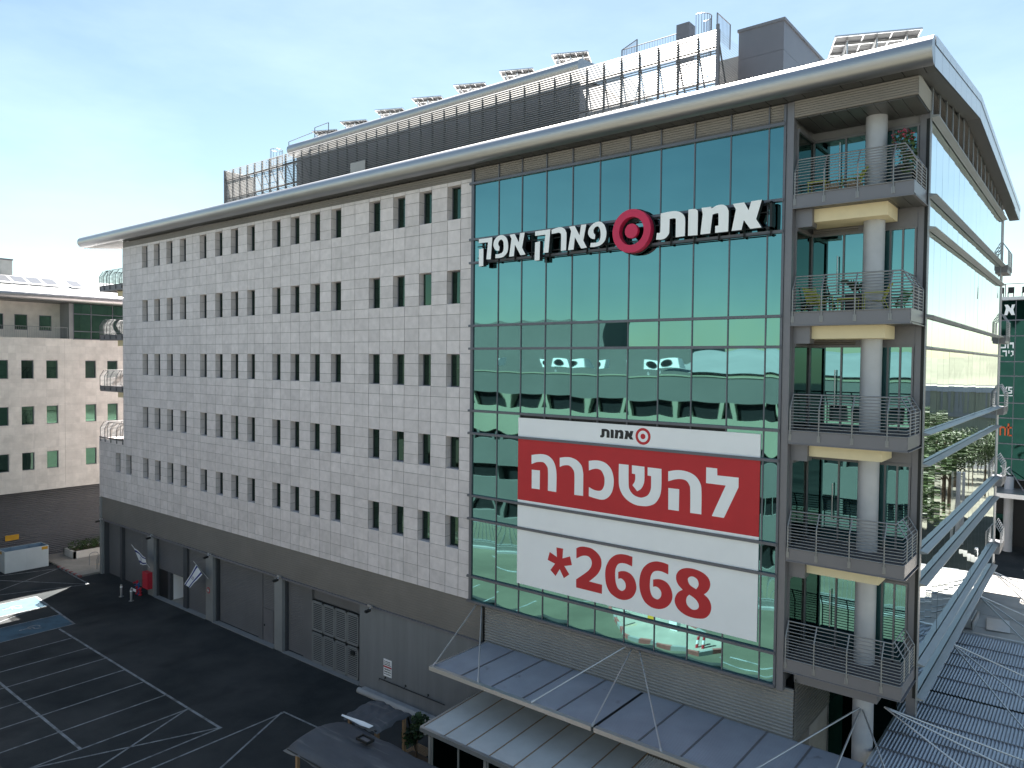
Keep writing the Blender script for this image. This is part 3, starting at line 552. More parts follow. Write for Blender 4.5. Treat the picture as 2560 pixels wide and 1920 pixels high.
shutter(-36.4, -33.62, 0, 4.33, .55); shutter(-33.6, -31.56, 0, 4.33, .55); shutter(-30.5, -26.75, 2.02, 4.33, Y); shutter(-26.23, -23.38, .03, 4.33, Y)
shutter(-22.2, -17.67, .1, 4.33, Y); shutter(-17.25, -15.54, 2.05, 4.33, Y); shutter(-14.6, -13.1, .1, 4.33, Y)
mb = MB(); mb.box(-17.22, -16.12, Y-.02, Y+.03, .02, 2.03); mb.box(-17.1, -17.04, Y-.07, Y-.02, .95, 1.05, mi=1); mb.build('service_door', [m_metal, m_black], B)
mb = MB(); mb.box(-30.85, -29.2, Y, Y+.04, .02, 2.0); mb.build('dark_door', m_black, B)
mb = MB(); mb.box(-29.2, -28.85, Y-.02, Y+.2, 0, 2.02, mi=1); mb.box(-28.85, -26.75, 1.7, 1.76, 0, 2.05); mb.box(-28.9, -28.85, .56, 1.7, 0, 2.05); mb.box(-28.85, -26.75, Y, 1.7, 2.0, 2.04, mi=1); mb.quad((-28.85, .2, .02), (-26.75, .2, .02), (-26.75, 1.7, .02), (-28.85, 1.7, .02), mi=2)
mb.build('open_doorway', [m_vinyl, m_metald, m_pave], B)
ga = MB()
for i in range(4):
    a = -12.25+i*1.03; b = a+.97
    for z0, z1 in ((.05, 1.75), (1.87, 3.55)):
        for f in ((a, a+.06, z0, z1), (b-.06, b, z0, z1), (a, b, z0, z0+.06), (a, b, z1-.06, z1)): ga.box(f[0], f[1], .27, .35, f[2], f[3])
        z = z0+.08
        while z < z1-.12: ga.box(a+.06, b-.06, .28, .31, z, z+.045, mi=1); z += .105
ga.box(-12.3, -8.1, .36, .4, 0, 3.6, mi=2); ga.box(-8.75, -8.45, .2, .27, 1.35, 1.55, mi=2); ga.build('louvre_gate', [m_pill, m_pill, m_black], B)
gw = MB(); gw.box(-7.75, .9, .0, .5, 0, 4.36); gw.build('render_wall', m_wallg, B)
th = MB(); th.box(-22.5, -15.6, -.07, .35, 0, .045); th.box(-30.6, -26.3, -.05, .35, 0, .03); th.box(-26.2, -23.4, -.06, .35, 0, .04); th.box(-14.7, -7.8, -.05, .35, 0, .035); th.build('threshold', m_pill, B)
# louvre wall over the front canopy and return
lw = MB(); lw.corr((.8, .22, 4.2), (13.85, 0, 0), (0, 0, 1.96), (0, -1, 0), .125, .05, 'saw'); lw.corr((14.66, .2, 4.2), (0, 4.2, 0), (0, 0, 2.3), (1, 0, 0), .125, .03, 'saw', mi=1)
lw.box(.78, 14.62, .24, .35, 0, 6.15, mi=1); lw.build('louvre_wall', [m_louvl, m_louv], B)
dg = MB(); dg.quad((14.66, 4.4, 0), (17.0, 4.4, 0), (17.0, 4.4, 6.1), (14.66, 4.4, 6.1)); dg.quad((17.02, 4.4, 0), (17.02, 25, 0), (17.02, 25, 6.1), (17.02, 4.4, 6.1)); dg.build('ground_floor_glass', m_glass_b, B)
ub = MB(); ub.box(14.3, 17.98, 2.3, 25, 6.0, 6.1); ub.box(14.4, 17.2, .1, 2.2, 6.84, 6.86); ub.build('underside', m_soff, B)

# canopies with tie rods
def canopy(x0, x1, y0, y1, z, ribs, seams, name):
    mb = MB()
    if ribs == 'x': mb.corr((x0, y0+.1, z+.02), (x1-x0, 0, 0), (0, y1-y0-.1, 0), (0, 0, 1), .075, .02, 'sin')
    else: mb.corr((x0, y0, z+.02), (0, y1-y0, 0), (x1-x0-.05, 0, 0), (0, 0, 1), .11, .035, 'sin')
    for s in seams:
        if ribs == 'x': mb.box(s-.03, s+.03, y0+.1, y1, z+.025, z+.055, mi=1)
        else: mb.box(x0, x1-.05, s-.03, s+.03, z+.03, z+.065, mi=1)
    mb.box(x0, x1, y0, y1, z-.06, z-.01, mi=2)
    return mb
zc = 4.42
mb = canopy(.98, 8.9, -3.4, .17, zc, 'x', [2.55, 4.15, 5.7, 7.27], 'c'); q = canopy(9.02, 16.9, -3.4, .17, zc, 'x', [10.65, 12.2, 13.8, 15.3], 'c')
mb.add(q.v, [f for f in q.f]); mb.m[-len(q.m):] = q.m; mb.sm[-len(q.sm):] = q.sm
mb.box(.93, 8.9, -3.5, -3.3, zc-.1, zc+.06, mi=3); mb.box(9.02, 21.2, -3.5, -3.3, zc-.1, zc+.06, mi=3); mb.box(.93, 1.0, -3.3, .17, zc-.08, zc+.06, mi=3); mb.box(8.9, 9.02, -3.4, .17, zc-.05, zc+.0, mi=4)
ca = mb.build('front_canopy', [m_corr, m_metal, m_soff, m_alu, m_black], B)
def rod(a, b): 
    r_ = MB(); r_.tube([a, b], .03, 6); r_.tube([Vector(b)+(Vector(a)-Vector(b)).normalized()*.02, Vector(b)+(Vector(a)-Vector(b)).normalized()*.16], .05, 6); return r_
for a, b in (((.46, .02, 6.1), (1.07, -3.38, 4.5)), ((.76, .02, 6.1), (3.54, -3.36, 4.5)), ((8.24, .02, 6.1), (6.21, -3.4, 4.5)), ((8.53, .02, 6.1), (8.95, -3.5, 4.5)), ((8.85, .02, 6.1), (11.64, -3.5, 4.5)),
             ((16.5, 1.1, 5.78), (14.2, -3.3, 4.5)), ((16.55, 1.08, 5.76), (16.55, -3.3, 4.5)), ((16.62, 1.1, 5.76), (18.9, -3.3, 4.5))): rod(a, b).build('tie_rod', m_alu, ca)
mb = canopy(17.0, 21.2, -3.3, 7.5, zc, 'y', [-1.6, .05, 1.55, 3.0, 4.6, 6.08], 's'); q = canopy(17.0, 21.2, 7.68, 15.75, zc, 'y', [9.23, 10.9, 12.45, 14.0], 's')
mb.add(q.v, q.f); mb.m[-len(q.m):] = q.m; mb.sm[-len(q.sm):] = q.sm
mb.box(21.15, 21.25, -3.3, 15.75, zc-.1, zc+.08, mi=3); mb.box(16.94, 17.02, .2, 15.75, zc-.1, zc+.06, mi=3); mb.box(17, 21.2, 7.5, 7.68, zc-.05, zc, mi=4)
ca = mb.build('side_canopy', [m_corr, m_metal, m_soff, m_alu, m_black], B)
for y, z in ((1.45, 5.9), (9.4, 5.9), (17.6, 5.9), (23.2, 5.9)):
    for e in ((-1.2, .9, 1.9) if y < 2 else (-3.6, -1.2, 1.4)): rod((17.2 if y < 2 else 18.0, y, z), (21.0, y+e*1.1, 4.5)).build('tie_rod', m_alu, ca)

# rooftop: louvred screen, raised roof, plant room, ladders
sc_ = MB(); z = 27.2
while z < 30.42: sc_.obox((-26.1, 2.96, z), (36.4, 0, 0), (0, .075, .075), (0, .006, -.006)); z += .1
z = 27.2
while z < 30.42: sc_.obox((10.36, 3.0, z), (0, 2.0, 0), (-.07, 0, .075), (-.006, 0, -.006)); z += .1
z = 27.2
while z < 30.42: sc_.obox((-26.16, 3.0, z), (0, 2.4, 0), (.07, 0, .075), (.006, 0, -.006)); z += .1
so_ = sc_.build('louvre_screen', m_screen, B)
for i in range(42):
    x = -26.1+i*.888; mb = MB(); mb.box(x-.03, x+.03, 3.06, 3.16, 27, 30.5)
    if i % 1 == 0 and (i < 11 or i > 31): mb.tube([(x, 3.16, 29.9), (x, 4.3, 27.6)], .035, 4)
    mb.build('post', m_metald, so_)
mb = MB(); mb.box(-26.1, 10.3, 3.07, 3.15, 29.75, 29.87); mb.box(-26.1, 10.3, 3.07, 3.15, 28.5, 28.6); mb.box(10.25, 10.36, 2.94, 3.05, 27, 30.65); mb.box(-26.18, -26.08, 2.94, 3.05, 27, 30.5); mb.build('screen_rail', m_metal, so_)
mb = MB(); mb.box(-12.2, -10.9, 2.88, 2.94, 28.0, 28.75); mb.build('access_hatch', m_louvl, so_)
rv = MB(); rv.box(-19.3, 3.0, 4.15, 13, 27.2, 30.6); rv.build('raised_volume', m_metal, B)
rt_ = MB(); pr = [(4.1, 30.6)]+[(3.95-.36*math.cos(R(-75+i*15)), 31.0+.36*math.sin(R(-75+i*15))) for i in range(12)]+[(8.5, 31.75), (14, 31.0), (14, 30.5)]
rt_.sweep(pr, PYZ, -19.6, 3.25, sm=False); 
for X in (-19.6, 3.25): rt_.add([(X, a, b) for a, b in pr], [tuple(range(len(pr)))])
for i in range(len(pr)-3): rt_.sm[i] = True
rt_.build('raised_roof', m_tube, B)
pb = MB()
for z0, z1 in ((27.1, 28.6), (28.61, 29.85), (29.86, 31.0)): pb.box(10.35, 12.22, 5.0, 13, z0, z1)
pb.box(10.3, 12.27, 4.96, 13.05, 31.0, 31.12, mi=1); pb.build('plant_room', [m_panel, m_metal], B)
pb = MB(); pb.box(9.2, 10.3, 5.6, 12, 27.3, 30.3); pb.build('plant_housing', m_louvl, B)
def roof_rail(mb, pts, h_=1.1, bars=True, r=.022):
    for a, b in zip(pts, pts[1:]):
        a, b = Vector(a), Vector(b); n = max(2, int((b-a).length/.13))
        mb.tube([a+Vector((0, 0, h_)), b+Vector((0, 0, h_))], r, 5)
        if bars:
            for i in range(1, n): q = a+(b-a)*i/n; mb.tube([q, q+Vector((0, 0, h_))], .008, 3, cap=False)
        else: mb.tube([a+Vector((0, 0, h_*.55)), b+Vector((0, 0, h_*.55))], r*.8, 5)
    for q in pts: q = Vector(q); mb.tube([q, q+Vector((0, 0, h_))], r*1.3, 5)
mb = MB(); roof_rail(mb, [(6.0, 4.2, 30.5), (4.4, 5.6, 30.9), (7.6, 5.6, 30.9)]); roof_rail(mb, [(9.3, 5.2, 31.1), (9.3, 6.6, 31.1)])
for i in range(13):
    t = R(-100+i*17); x, y = 8.6+.42*math.cos(t), 5.2+.42*math.sin(t); mb.tube([(x, y, 30.2), (x, y, 32.2)], .012, 4)
    t2 = R(-100+(i+1)*17)
    if i < 12: mb.tube([(x, y, 32.2), (8.6+.42*math.cos(t2), 5.2+.42*math.sin(t2), 32.2)], .02, 4)
mb.box(7.6, 8.2, 4.8, 5.4, 29.5, 32.0, mi=1); mb.build('roof_ladder', [m_metal, m_panel], B)
mb = MB(); roof_rail(mb, [(-19.8, 3.9, 30.6), (-17.0, 3.9, 30.75)], 1.0, False); roof_rail(mb, [(-17.0, 3.9, 30.75), (-15.6, 3.9, 30.8)], 1.25, False)
for i in range(13):
    t = R(i*30); x, y = -21.2+.4*math.cos(t), 3.9+.4*math.sin(t); mb.tube([(x, y, 29.4), (x, y, 31.3)], .011, 4); t2 = R(i*30+30)
    mb.tube([(x, y, 31.3), (-21.2+.4*math.cos(t2), 3.9+.4*math.sin(t2), 31.3)], .016, 4)
roof_rail(mb, [(-21.8, 3.7, 29.6), (-20.2, 3.7, 29.6)], 1.1, False); mb.build('roof_ladder', m_metal, B)

# ------------------------------------------------------------------ lettered roof sign
sg = thing('lettered_sign', 'large white Hebrew lettering with a red ring emblem standing off the green glass', 'sign', (7, -.45, 22.2))
fr = MB()
for z in (21.6, 21.85, 22.35, 22.6): fr.box(.5, 13.75, -.17, -.13, z-.02, z+.02)
x = .8
while x < 13.8: fr.box(x-.02, x+.02, -.17, -.04, 21.55, 22.65); x += .92
fr.box(13.6, 13.8, -.4, -.1, 21.75, 21.8); fr.box(13.6, 13.8, -.4, -.1, 22.6, 22.65); fr.box(13.72, 13.8, -.4, -.12, 21.75, 22.65); fr.build('sign_frame', m_black, sg)
for polys in SIGN:
    mb = MB(); ps = [smooth(q) for q in polys]
    mb.prism(ps, PXZ, -.45, -.447); mb.prism(ps, PXZ, -.446, -.22, mi=1); mb.build('letter', [m_white, m_ink], sg)
mb = MB(); mb.prism([circle(8.5, 22.2, .82)], PXZ, -.46, -.2, holes=[circle(8.5, 22.2, .53)]); mb.build('emblem_ring', m_ring, sg)
mb = MB(); mb.prism([circle(8.5, 22.2, .275, 32)], PXZ, -.46, -.3); mb.build('emblem_dot', m_ring, sg)
mb = MB(); mb.prism([circle(8.5, 22.2, .86)], PXZ, -.19, -.12, holes=[circle(8.5, 22.2, .5)]); mb.build('emblem_back', m_black, sg)

# ------------------------------------------------------------------ banner on the glass
bn = thing('rental_banner', 'huge white and red banner with Hebrew words and the number 2668 covering the glass', 'banner', (8, 0, 11))
def sheet(z0, z1, mt, name='banner_panel'):
    mb = MB()
    mb.box(2.82, 13.43, -.028, -.002, z0, z1); return mb.build(name, mt, bn)
sheet(13.915, 14.80, m_vinyl); sheet(11.236, 13.914, m_red, 'red_banner_panel'); sheet(7.57, 11.235, m_vinyl)
mb = MB()
for z in (13.937, 11.074, 10.006): mb.box(2.8, 13.45, -.07, -.029, z-.05, z+.05)
mb.build('cover_strip', m_frame, bn)
for polys in BAN: mb = MB(); mb.prism([smooth(q) for q in polys], PXZ, -.034, -.029); mb.build('letter', m_vinyl, bn)
for polys, hs in DIG: mb = MB(); mb.prism([smooth(q) for q in polys], PXZ, -.034, -.029, holes=[smooth(q) for q in hs]); mb.build('digit', m_red, bn)
sx, sz_ = (8.482-6.976)/(13.48-9.546), (14.584-14.232)/(22.74-21.755)
for polys in SIGN[7:]:
    mb = MB(); mb.prism([[(6.976+(a-9.546)*sx, 14.232+(b-21.755)*sz_) for a, b in smooth(q)] for q in polys], PXZ, -.034, -.029); mb.build('small_letter', m_ink, bn)
mb = MB(); mb.prism([circle(8.895, 14.405, .322)], PXZ, -.034, -.029, holes=[circle(8.895, 14.405, .22)]); mb.prism([circle(8.893, 14.403, .105, 28)], PXZ, -.034, -.029); mb.build('emblem_ring', m_red, bn)

# ------------------------------------------------------------------ left office building
LB = thing('left_office_building', 'pale limestone office building at the left edge above a dark corrugated ground floor', 'office building', (-55, 5, 0))
X = -47
wins = []
ys_ = [-27.5+i*1.86 for i in range(12)]
rows = [(15.44, 16.99), (11.615, 13.153), (7.828, 9.305)]
YW = [(-10.6, -9.7), (-8.7, -7.8), (-6.8, -5.9), (-4.87, -3.96), (-3.03, -2.12), (-1.185, -.30), (1.866, 2.753), (3.693, 4.586), (6.6, 7.5), (8.5, 9.4)]
hl = [(a, b, z0, z1) for z0, z1 in rows for a, b in YW]
mb = MB(); zc_ = [6.16, 6.6]; z = 6.6
while z < 18.8: z += .61; zc_.append(min(z, 18.83))
zc_ = sorted(set(zc_+[v for r_ in rows for v in r_])); zc_ = [z for i, z in enumerate(zc_) if i == 0 or z-zc_[i-1] > .02]
for j in range(len(zc_)-1):
    z0, z1 = zc_[j], zc_[j+1]; y = -30+(j % 2)*.5; ed = []
    while y < 14: ed.append(y); y += random.choice((.75, 1.0, 1.0, 1.3))
    ed = sorted(set(ed+[v for q in YW for v in q]))
    for a, b in zip(ed, ed[1:]):
        if b-a < .004 or any(c-.01 < (a+b)/2 < d+.01 and e-.01 < (z0+z1)/2 < f+.01 for c, d, e, f in hl): continue
        mb.quad((X, a+.002, z0+.002), (X, b-.002, z0+.002), (X, b-.002, z1-.002), (X, a+.002, z1-.002), tint=min(1, max(0, random.gauss(.5, .28))))
mb.box(X-2.0, X+.01, -30, 14, 18.82, 18.86); mb.box(X-.3, X+.02, -30, 14, 6.05, 6.16); mb.box(X-.01, X+.012, .22, .26, 6.2, 18.8, tint=.1)
yy = -30
mb.box(-49.25, -49, -30, .78, 18.86, 21.95, tint=.5)
mb.build('stone_wall', m_stone2, LB)
core = MB(); core.box(-70, -47.28, -30, 14, 6.16, 18.8); core.box(-70, -49.3, -30, 14, 0, 22); core.build('building_core', m_conc, LB)
for a, b, z0, z1 in hl:
    mb = MB()
    for q in ((a, z0, z1, 1), (b, z0, z1, -1)): mb.quad((X, q[0], z0), (X-.25, q[0], z0), (X-.25, q[0], z1), (X, q[0], z1))
    mb.box(X-.25, X+.02, a, b, z0-.04, z0+.01); mb.box(X-.25, X, a, b, z1-.01, z1+.02)
    for f in ((a, a+.05, z0, z1), (b-.05, b, z0, z1), (a, b, z0, z0+.05), (a, b, z1-.05, z1)): mb.box(X-.2, X-.14, f[0], f[1], f[2], f[3], mi=1)
    wo = mb.build('window', [m_stone2, m_frame], LB)
    pane(a+.04, b-.04, z0+.04, z1-.04, X-.18, .002, 'x', 4).build('pane', random.choice([m_glass_d, m_glass_g, m_glass_g]), wo)
for a, b in ((-6.7, -5.8), (-4.8, -3.74), (-2.822, -1.981), (-.975, -.139)):
    mb = MB(); mb.box(-49.0, -48.97, a-.05, b+.05, 19.55, 20.85); wo = mb.build('window', m_frame, LB); pane(a, b, 19.61, 20.79, -48.965, .002, 'x', 4).build('pane', random.choice([m_glass_d, m_glass_g]), wo)
gb = MB(); gb.box(-49, X, .6, .93, 18.86, 21.9); gb.box(-49, X-.05, .93, 14, 18.86, 21.9, mi=1)
for y in (.93, 2.36, 4.17, 5.6, 7.1): gb.box(X-.05, X+.03, y-.03, y+.03, 18.8, 21.9, mi=1)
for z in (18.85, 19.52, 21.02): gb.box(X-.05, X+.04, .93, 14, z-.035, z+.035, mi=1)
gb.build('corner_glazing_frame', [m_pill, m_frame], LB)
for a, b in ((.96, 2.33), (2.39, 4.14), (4.2, 5.57), (5.63, 7.07), (7.13, 10)):
    for z0, z1 in ((18.89, 19.48), (19.56, 20.98), (21.06, 21.9)): pane(a, b, z0, z1, X-.03, .004, 'x').build('pane', m_glass_g, LB)
mb = MB(); roof_rail(mb, [(X-.15, -20, 18.86), (X-.15, -12, 18.86), (X-.15, -8.2, 18.86), (X-.15, -5.3, 18.86), (X-.15, -2.5, 18.86), (X-.15, .5, 18.86)], .95, True, .018); mb.build('terrace_railing', m_rail, LB)
et = MB(); pr = [(X, 21.93), (X+.75, 21.95)]+[(X+.75+.42*math.cos(R(-85+i*14)), 22.33+.39*math.sin(R(-85+i*14))) for i in range(13)]+[(X+.5, 22.74)]
et.sweep(pr, lambda a, b, d: (a, d, b), -30, 14, sm=True); et.build('eave_tube', m_tube, LB)
mb = MB(); y = -30
while y < 14: mb.box(-49, X+.7, y+.01, y+.29, 21.92, 21.945); y += .3
mb.box(-49, X+.7, -30, 14, 21.95, 21.97, mi=1); mb.build('soffit', [m_soff, m_black], LB)
mb = MB(); mb.sweep([(X+.55, 22.73), (-54, 24.55), (-61, 23), (-70, 22)], lambda a, b, d: (a, d, b), -30, 14); mb.build('roof', m_roof, LB)
cwall = MB(); cwall.corr((-48.45, -30, 0), (0, 44, 0), (0, 0, 6.1), (1, 0, 0), .16, .06, 'saw'); cwall.build('corrugated_wall', m_shut, LB)
mb = MB(); mb.box(-54.5, -51.5, -7, -2.2, 23.6, 25.6); mb.box(-54.55, -51.45, -7.05, -2.15, 25.6, 25.72, mi=1); mb.build('stair_penthouse', [m_stone2, m_panel], LB)
mb = MB()
for i in range(16): mb.tube([(-47.0, -13+i*.95, 22.9), (-47.0, -13+i*.95, 23.35)], .02, 4)
mb.tube([(-47.0, -13, 23.35), (-47.0, 2, 23.35)], .02, 4); mb.build('roof_rail', m_rail, LB)

def solar(name, label, org, u, v, nrm_lift=.0, nx=2, ny=1, group=None, legs=True, frame=True):
    """tilted solar array: org = low corner, u along the row, v up the slope"""
    o, u, v = map(Vector, (org, u, v)); n = u.cross(v).normalized(); n = n if n.z > 0 else -n
    t = thing(name, label, 'solar panel', tuple(o), group)
    mb = MB()
    for i in range(nx):
        for j in range(ny):
            a = o+u*(i/nx)+v*(j/ny); mb.obox(a+u*.006+v*.006, u*(1/nx-.012), v*(1/ny-.012), n*.018, mi=1); mb.obox(a+u*.006+v*.006+n*.019, u*(1/nx-.012), v*(1/ny-.012), n*.016)
    mb.build('panel', [m_pv, m_back], t)
    fb = MB(); fb.obox(o-n*.02, u, v*.02, n*.06); fb.obox(o+v*.985-n*.02, u, v*.02, n*.06)
    for i in range(nx+1): fb.obox(o+u*(i/nx)-u.normalized()*.02-n*.02, u.normalized()*.04, v, n*.06)
    fb.obox(o+v*.3-n*.08, u, v.normalized()*.06, n*.06); fb.obox(o+v*.7-n*.08, u, v.normalized()*.06, n*.06)
    fb.build('panel_frame', m_alu, t)
    lg = MB(); zb = o.z-.45
    if legs:
        for i in (.15, .5, .85):
            a = o+u*i+v*.12; b = o+u*i+v*.88
            lg.tube([a-n*.05, (a.x, a.y, zb)], .028, 4); lg.tube([b-n*.05, (b.x, b.y, zb)], .028, 4); lg.tube([(a.x, a.y, zb), b-n*.05], .022, 4); lg.tube([a-n*.1, b-n*.1], .03, 4)
        lg.build('support', m_alu, t)
    return t
# on the office roof; the arrays face the sun, so from the street their undersides show (high edge towards the street)
def roof_array(A, B_, lab, grp=None, drop=.1, dep=1.9):
    A, B_ = Vector(A), Vector(B_); u = B_-A; d = Vector((-u.y, u.x, 0)).normalized()*dep-Vector((0, 0, drop))
    return solar('solar_array', lab, A+d, u, -d, nx=3, ny=2, group=grp)
roof_array((15.15, 1.62, 28.4), (17.58, 2.7, 28.4), 'solar array on a white frame at the right corner of the silver eave')
for x, z, lab in ((1.17, 32.28, 'solar array at the right end of the raised roof, largest of the ridge row'), (-2.16, 32.26, 'solar array second from the right along the raised roof'), (-5.42, 32.27, 'solar array third from the right along the raised roof'),
       (-8.7, 32.26, 'solar array fourth from the right along the raised roof'), (-11.9, 32.24, 'solar array fifth from the right along the raised roof'), (-15.2, 32.2, 'solar array sixth from the right along the raised roof'), (-18.1, 32.15, 'solar array nearest the left ladder on the raised roof')):
    roof_array((x-.1, 4.55, z), (x+1.5, 5.28, z), lab, 'solar arrays along the raised roof', .03, 1.7)
def lsol(y, up_, lab): solar('solar_array', lab, (-48.9-up_*2.3, y, 23.42+up_*.62), (0, 1.1, 0), (-2.0, 0, .78), nx=1, ny=1, group='solar panels on the left building', legs=False)
for k, y in enumerate((-6.4, -5.2, -4.0, -2.8, -1.6, -.4, 1.6)):
    lsol(y, 0, ['tilted solar panel at the far left of the pale building roof', 'solar panel second from the left on the pale building roof', 'solar panel third from the left on the pale building roof', 'solar panel fourth from the left on the pale building roof', 'solar panel fifth from the left on the pale building roof', 'solar panel just left of the gap on the pale building roof', 'lone solar panel right of the gap on the pale building roof'][k])

# ------------------------------------------------------------------ things around the yard
def shrub(name, label, cat, loc, rad, n, size, mt, zmin, grp=None, parent=None):
    mb = MB(); mb.leaves(loc, rad, n, size, .5, zmin=zmin); return mb.build(name, mt, parent)
PL = thing('stone_planter', 'long pale stone planter with a low green hedge beside the corrugated wall', 'planter', (-46.3, 1.5, .13))
mb = MB()
for f in ((-47.5, -45.3, .2, .38), (-47.5, -45.3, 5.8, 6), (-47.5, -47.32, .2, 6), (-45.48, -45.3, .2, 6)): mb.box(f[0], f[1], f[2], f[3], .13, .72)
mb.build('planter_box', m_stone2, PL); mb = MB(); mb.box(-47.3, -45.5, .4, 5.8, .5, .62); mb.build('soil', m_bark, PL)
mb = MB()
for i in range(6): mb.leaves((-46.4, .9+i*.9, .95), (.95, .75, .5), 420, .075, .6, zmin=.6)
mb.build('hedge', m_leaf, PL)
SK = thing('steel_container', 'open white steel container with blue inner walls by the corrugated wall', 'container', (-45.8, -3.4, 0))
x0, x1, y0, y1, hz = -46.6, -45.04, -4.94, -1.82, 1.75
mb = MB(); mb.box(x1-.04, x1, y0, y1, .02, hz); mb.box(x0, x1-.04, y0, y0+.04, .02, hz); mb.box(x0, x1-.04, y1-.04, y1, .02, hz); mb.box(x0, x0+.04, y0+.04, y1-.04, .02, hz); mb.box(x1, x1+.015, (y0+y1)/2-.02, (y0+y1)/2+.02, .02, hz)
mb.build('outer_wall', m_skin, SK); mb = MB(); mb.box(x0+.041, x0+.06, y0+.05, y1-.05, .05, hz-.01); mb.box(x0+.06, x1-.06, y1-.06, y1-.041, .05, hz-.01); mb.box(x0+.06, x1-.06, y0+.041, y0+.06, .05, hz-.01); mb.box(x0+.05, x1-.05, y0+.05, y1-.05, .03, .05)
for y in (y0+.9, y1-.9): mb.box(x0+.06, x0+.1, y-.03, y+.03, .05, hz)
mb.build('inner_wall', m_skib, SK); mb = MB(); mb.box(x1+.001, x1+.006, y1-.5, y1-.05, hz-.3, hz-.06); mb.box(x0+.5, x0+.9, y0-.006, y0-.001, hz-.3, hz-.1); mb.build('warning_label', m_yel, SK)
mb = MB(); mb.box(-48.36, -48.34, -3.9, -2.9, 1.9, 2.35); tag(mb.build('yellow_sign', m_yel, None, (-48.35, -3.4, 1.9)), 'small faded yellow sign on the corrugated wall above the white container', 'sign')
for k, (x, y) in enumerate(((-42.3, .25), (-40.6, .15))):
    mb = MB(); pts = [(x, y, .13), (x, y, .95)]+[(x, y+.35-.35*math.cos(R(a)), .95+.2*math.sin(R(a))) for a in (30, 60, 90, 120, 150)]+[(x, y+.7, .95), (x, y+.7, .13)]
    mb.tube(pts, .03, 6); tag(mb.build('hoop_barrier', m_rail, None, (x, y, .13)), ['grey hoop barrier on the pavement nearer the stone planter', 'grey hoop barrier on the pavement beside the building corner'][k], 'barrier', 'hoop barriers on the pavement')
def bollard(x, y):
    t = thing('bollard', 'x', 'bollard', (x, y, 0), 'grey bollards in front of the shutters'); mb = MB(); mb.tube([(x, y, 0), (x, y, .82), (x, y, .9)], [.085, .085, .05], 14); mb.tube([(x, y, 0), (x, y, .025)], .17, 14); mb.build('post', m_rail, t)
    mb = MB(); mb.tube([(x, y, .68), (x, y, .76)], .09, 14); mb.build('reflective_band', m_white, t); return t
b1 = bollard(-32.38, -1.5); b1['label'] = 'grey bollard further from the red fire cabinet, left of the pair'
copy_tree(b1, (-30.86, -1.48, 0), 0, 'grey bollard closer to the pillar, right of the pair')
FC = thing('fire_cabinet', 'red metal fire hose cabinet fixed to the second pillar', 'cabinet', (-31.2, -.2, .6))
mb = MB(); mb.box(-31.6, -30.8, -.36, -.01, .55, 1.75); mb.build('cabinet_body', m_redp, FC); mb = MB(); mb.box(-31.55, -30.85, -.375, -.361, .6, 1.7); mb.tube([(-31.4, -.41, 1.05), (-31.4, -.41, 1.25)], .02, 5); mb.build('cabinet_door', m_redp, FC)
VA = thing('fire_valves', 'red and blue fire water valves with white plates beside the red cabinet', 'valve', (-31.9, -.5, 0))
for x, mt, hh in ((-32.1, m_redp, .95), (-31.85, m_bluep, .8), (-31.62, m_redp, .5)):
    mb = MB(); mb.tube([(x, -.5, 0), (x, -.5, hh)], .06, 10); mb.tube([(x, -.5, hh*.5), (x, -.5, hh*.58)], .12, 10); mb.tube([(x, -.5, hh-.05), (x, -.78, hh-.05)], .055, 8); mb.tube([(x, -.5, hh), (x, -.5, hh+.06)], .1, 8); mb.tube([(x, -.5, .02), (x, -.5, .1)], .13, 10); mb.build('valve', mt, VA)
for x in (-32.2, -31.88, -31.64):
    mb = MB(); mb.box(x-.1, x+.1, -.86, -.84, .34, .54); mb.build('plate', m_white, VA)
mb = MB(); mb.box(-32.35, -31.45, -.84, -.8, .4, .45); mb.build('bracket', m_redp, VA)

def flag(label, A, Bq, Cq, Dq, y, pole, star_c, wav):
    """cloth A-B (hoist edge or pole edge) etc. bilinear; stripes run with v"""
    t = thing('flag', label, 'flag', pole[1]); A, Bq, Cq, Dq = [Vector((p[0], y+(p[2] if len(p) > 2 else 0), p[1])) for p in (A, Bq, Cq, Dq)]
    def P(u, v): 
        q = A*(1-u)*(1-v)+Bq*u*(1-v)+Cq*u*v+Dq*(1-u)*v; return q+Vector((0, wav*math.sin(u*5.5+v*2)*(.3+u), .02*math.sin(u*7)))
    nu, nv = 16, 20; mb = MB(); vs = [P(i/nu, j/nv) for j in range(nv+1) for i in range(nu+1)]
    fs = []; 
    for j in range(nv):
        for i in range(nu): mb.add([P(i/nu, j/nv), P((i+1)/nu, j/nv), P((i+1)/nu, (j+1)/nv), P(i/nu, (j+1)/nv)], [(0, 1, 2, 3)], mi=1 if j in (2, 3, 4, 15, 16, 17) else 0)
    mb.build('cloth', [m_fwhite, m_fblue], t)
    st = MB(); asp = (Bq-A).length/(Dq-A).length
    for off in (90, 270):
        o = [(math.cos(R(off+120*k)), math.sin(R(off+120*k))) for k in range(3)]
        for k in range(3):
            a, b = o[k], o[(k+1) % 3]
            for q0, q1 in ((1, .76),):
                pts = [(a[0]*q0, a[1]*q0), (b[0]*q0, b[1]*q0), (b[0]*q1, b[1]*q1), (a[0]*q1, a[1]*q1)]
                V3 = [P(.5+.19*s/asp*1.0, .5-.19*c)+Vector((0, -.012, 0)) for s, c in pts]; st.add(V3, [(0, 1, 2, 3)]); V4 = [P(.5+.19*s/asp, .5-.19*c)+Vector((0, .012, 0)) for s, c in pts]; st.add(V4, [(3, 2, 1, 0)])
    st.build('star', m_fblue, t); mb = MB(); mb.tube([pole[0], pole[1]], .018, 6); mb.build('flagpole', m_alu, t); return t
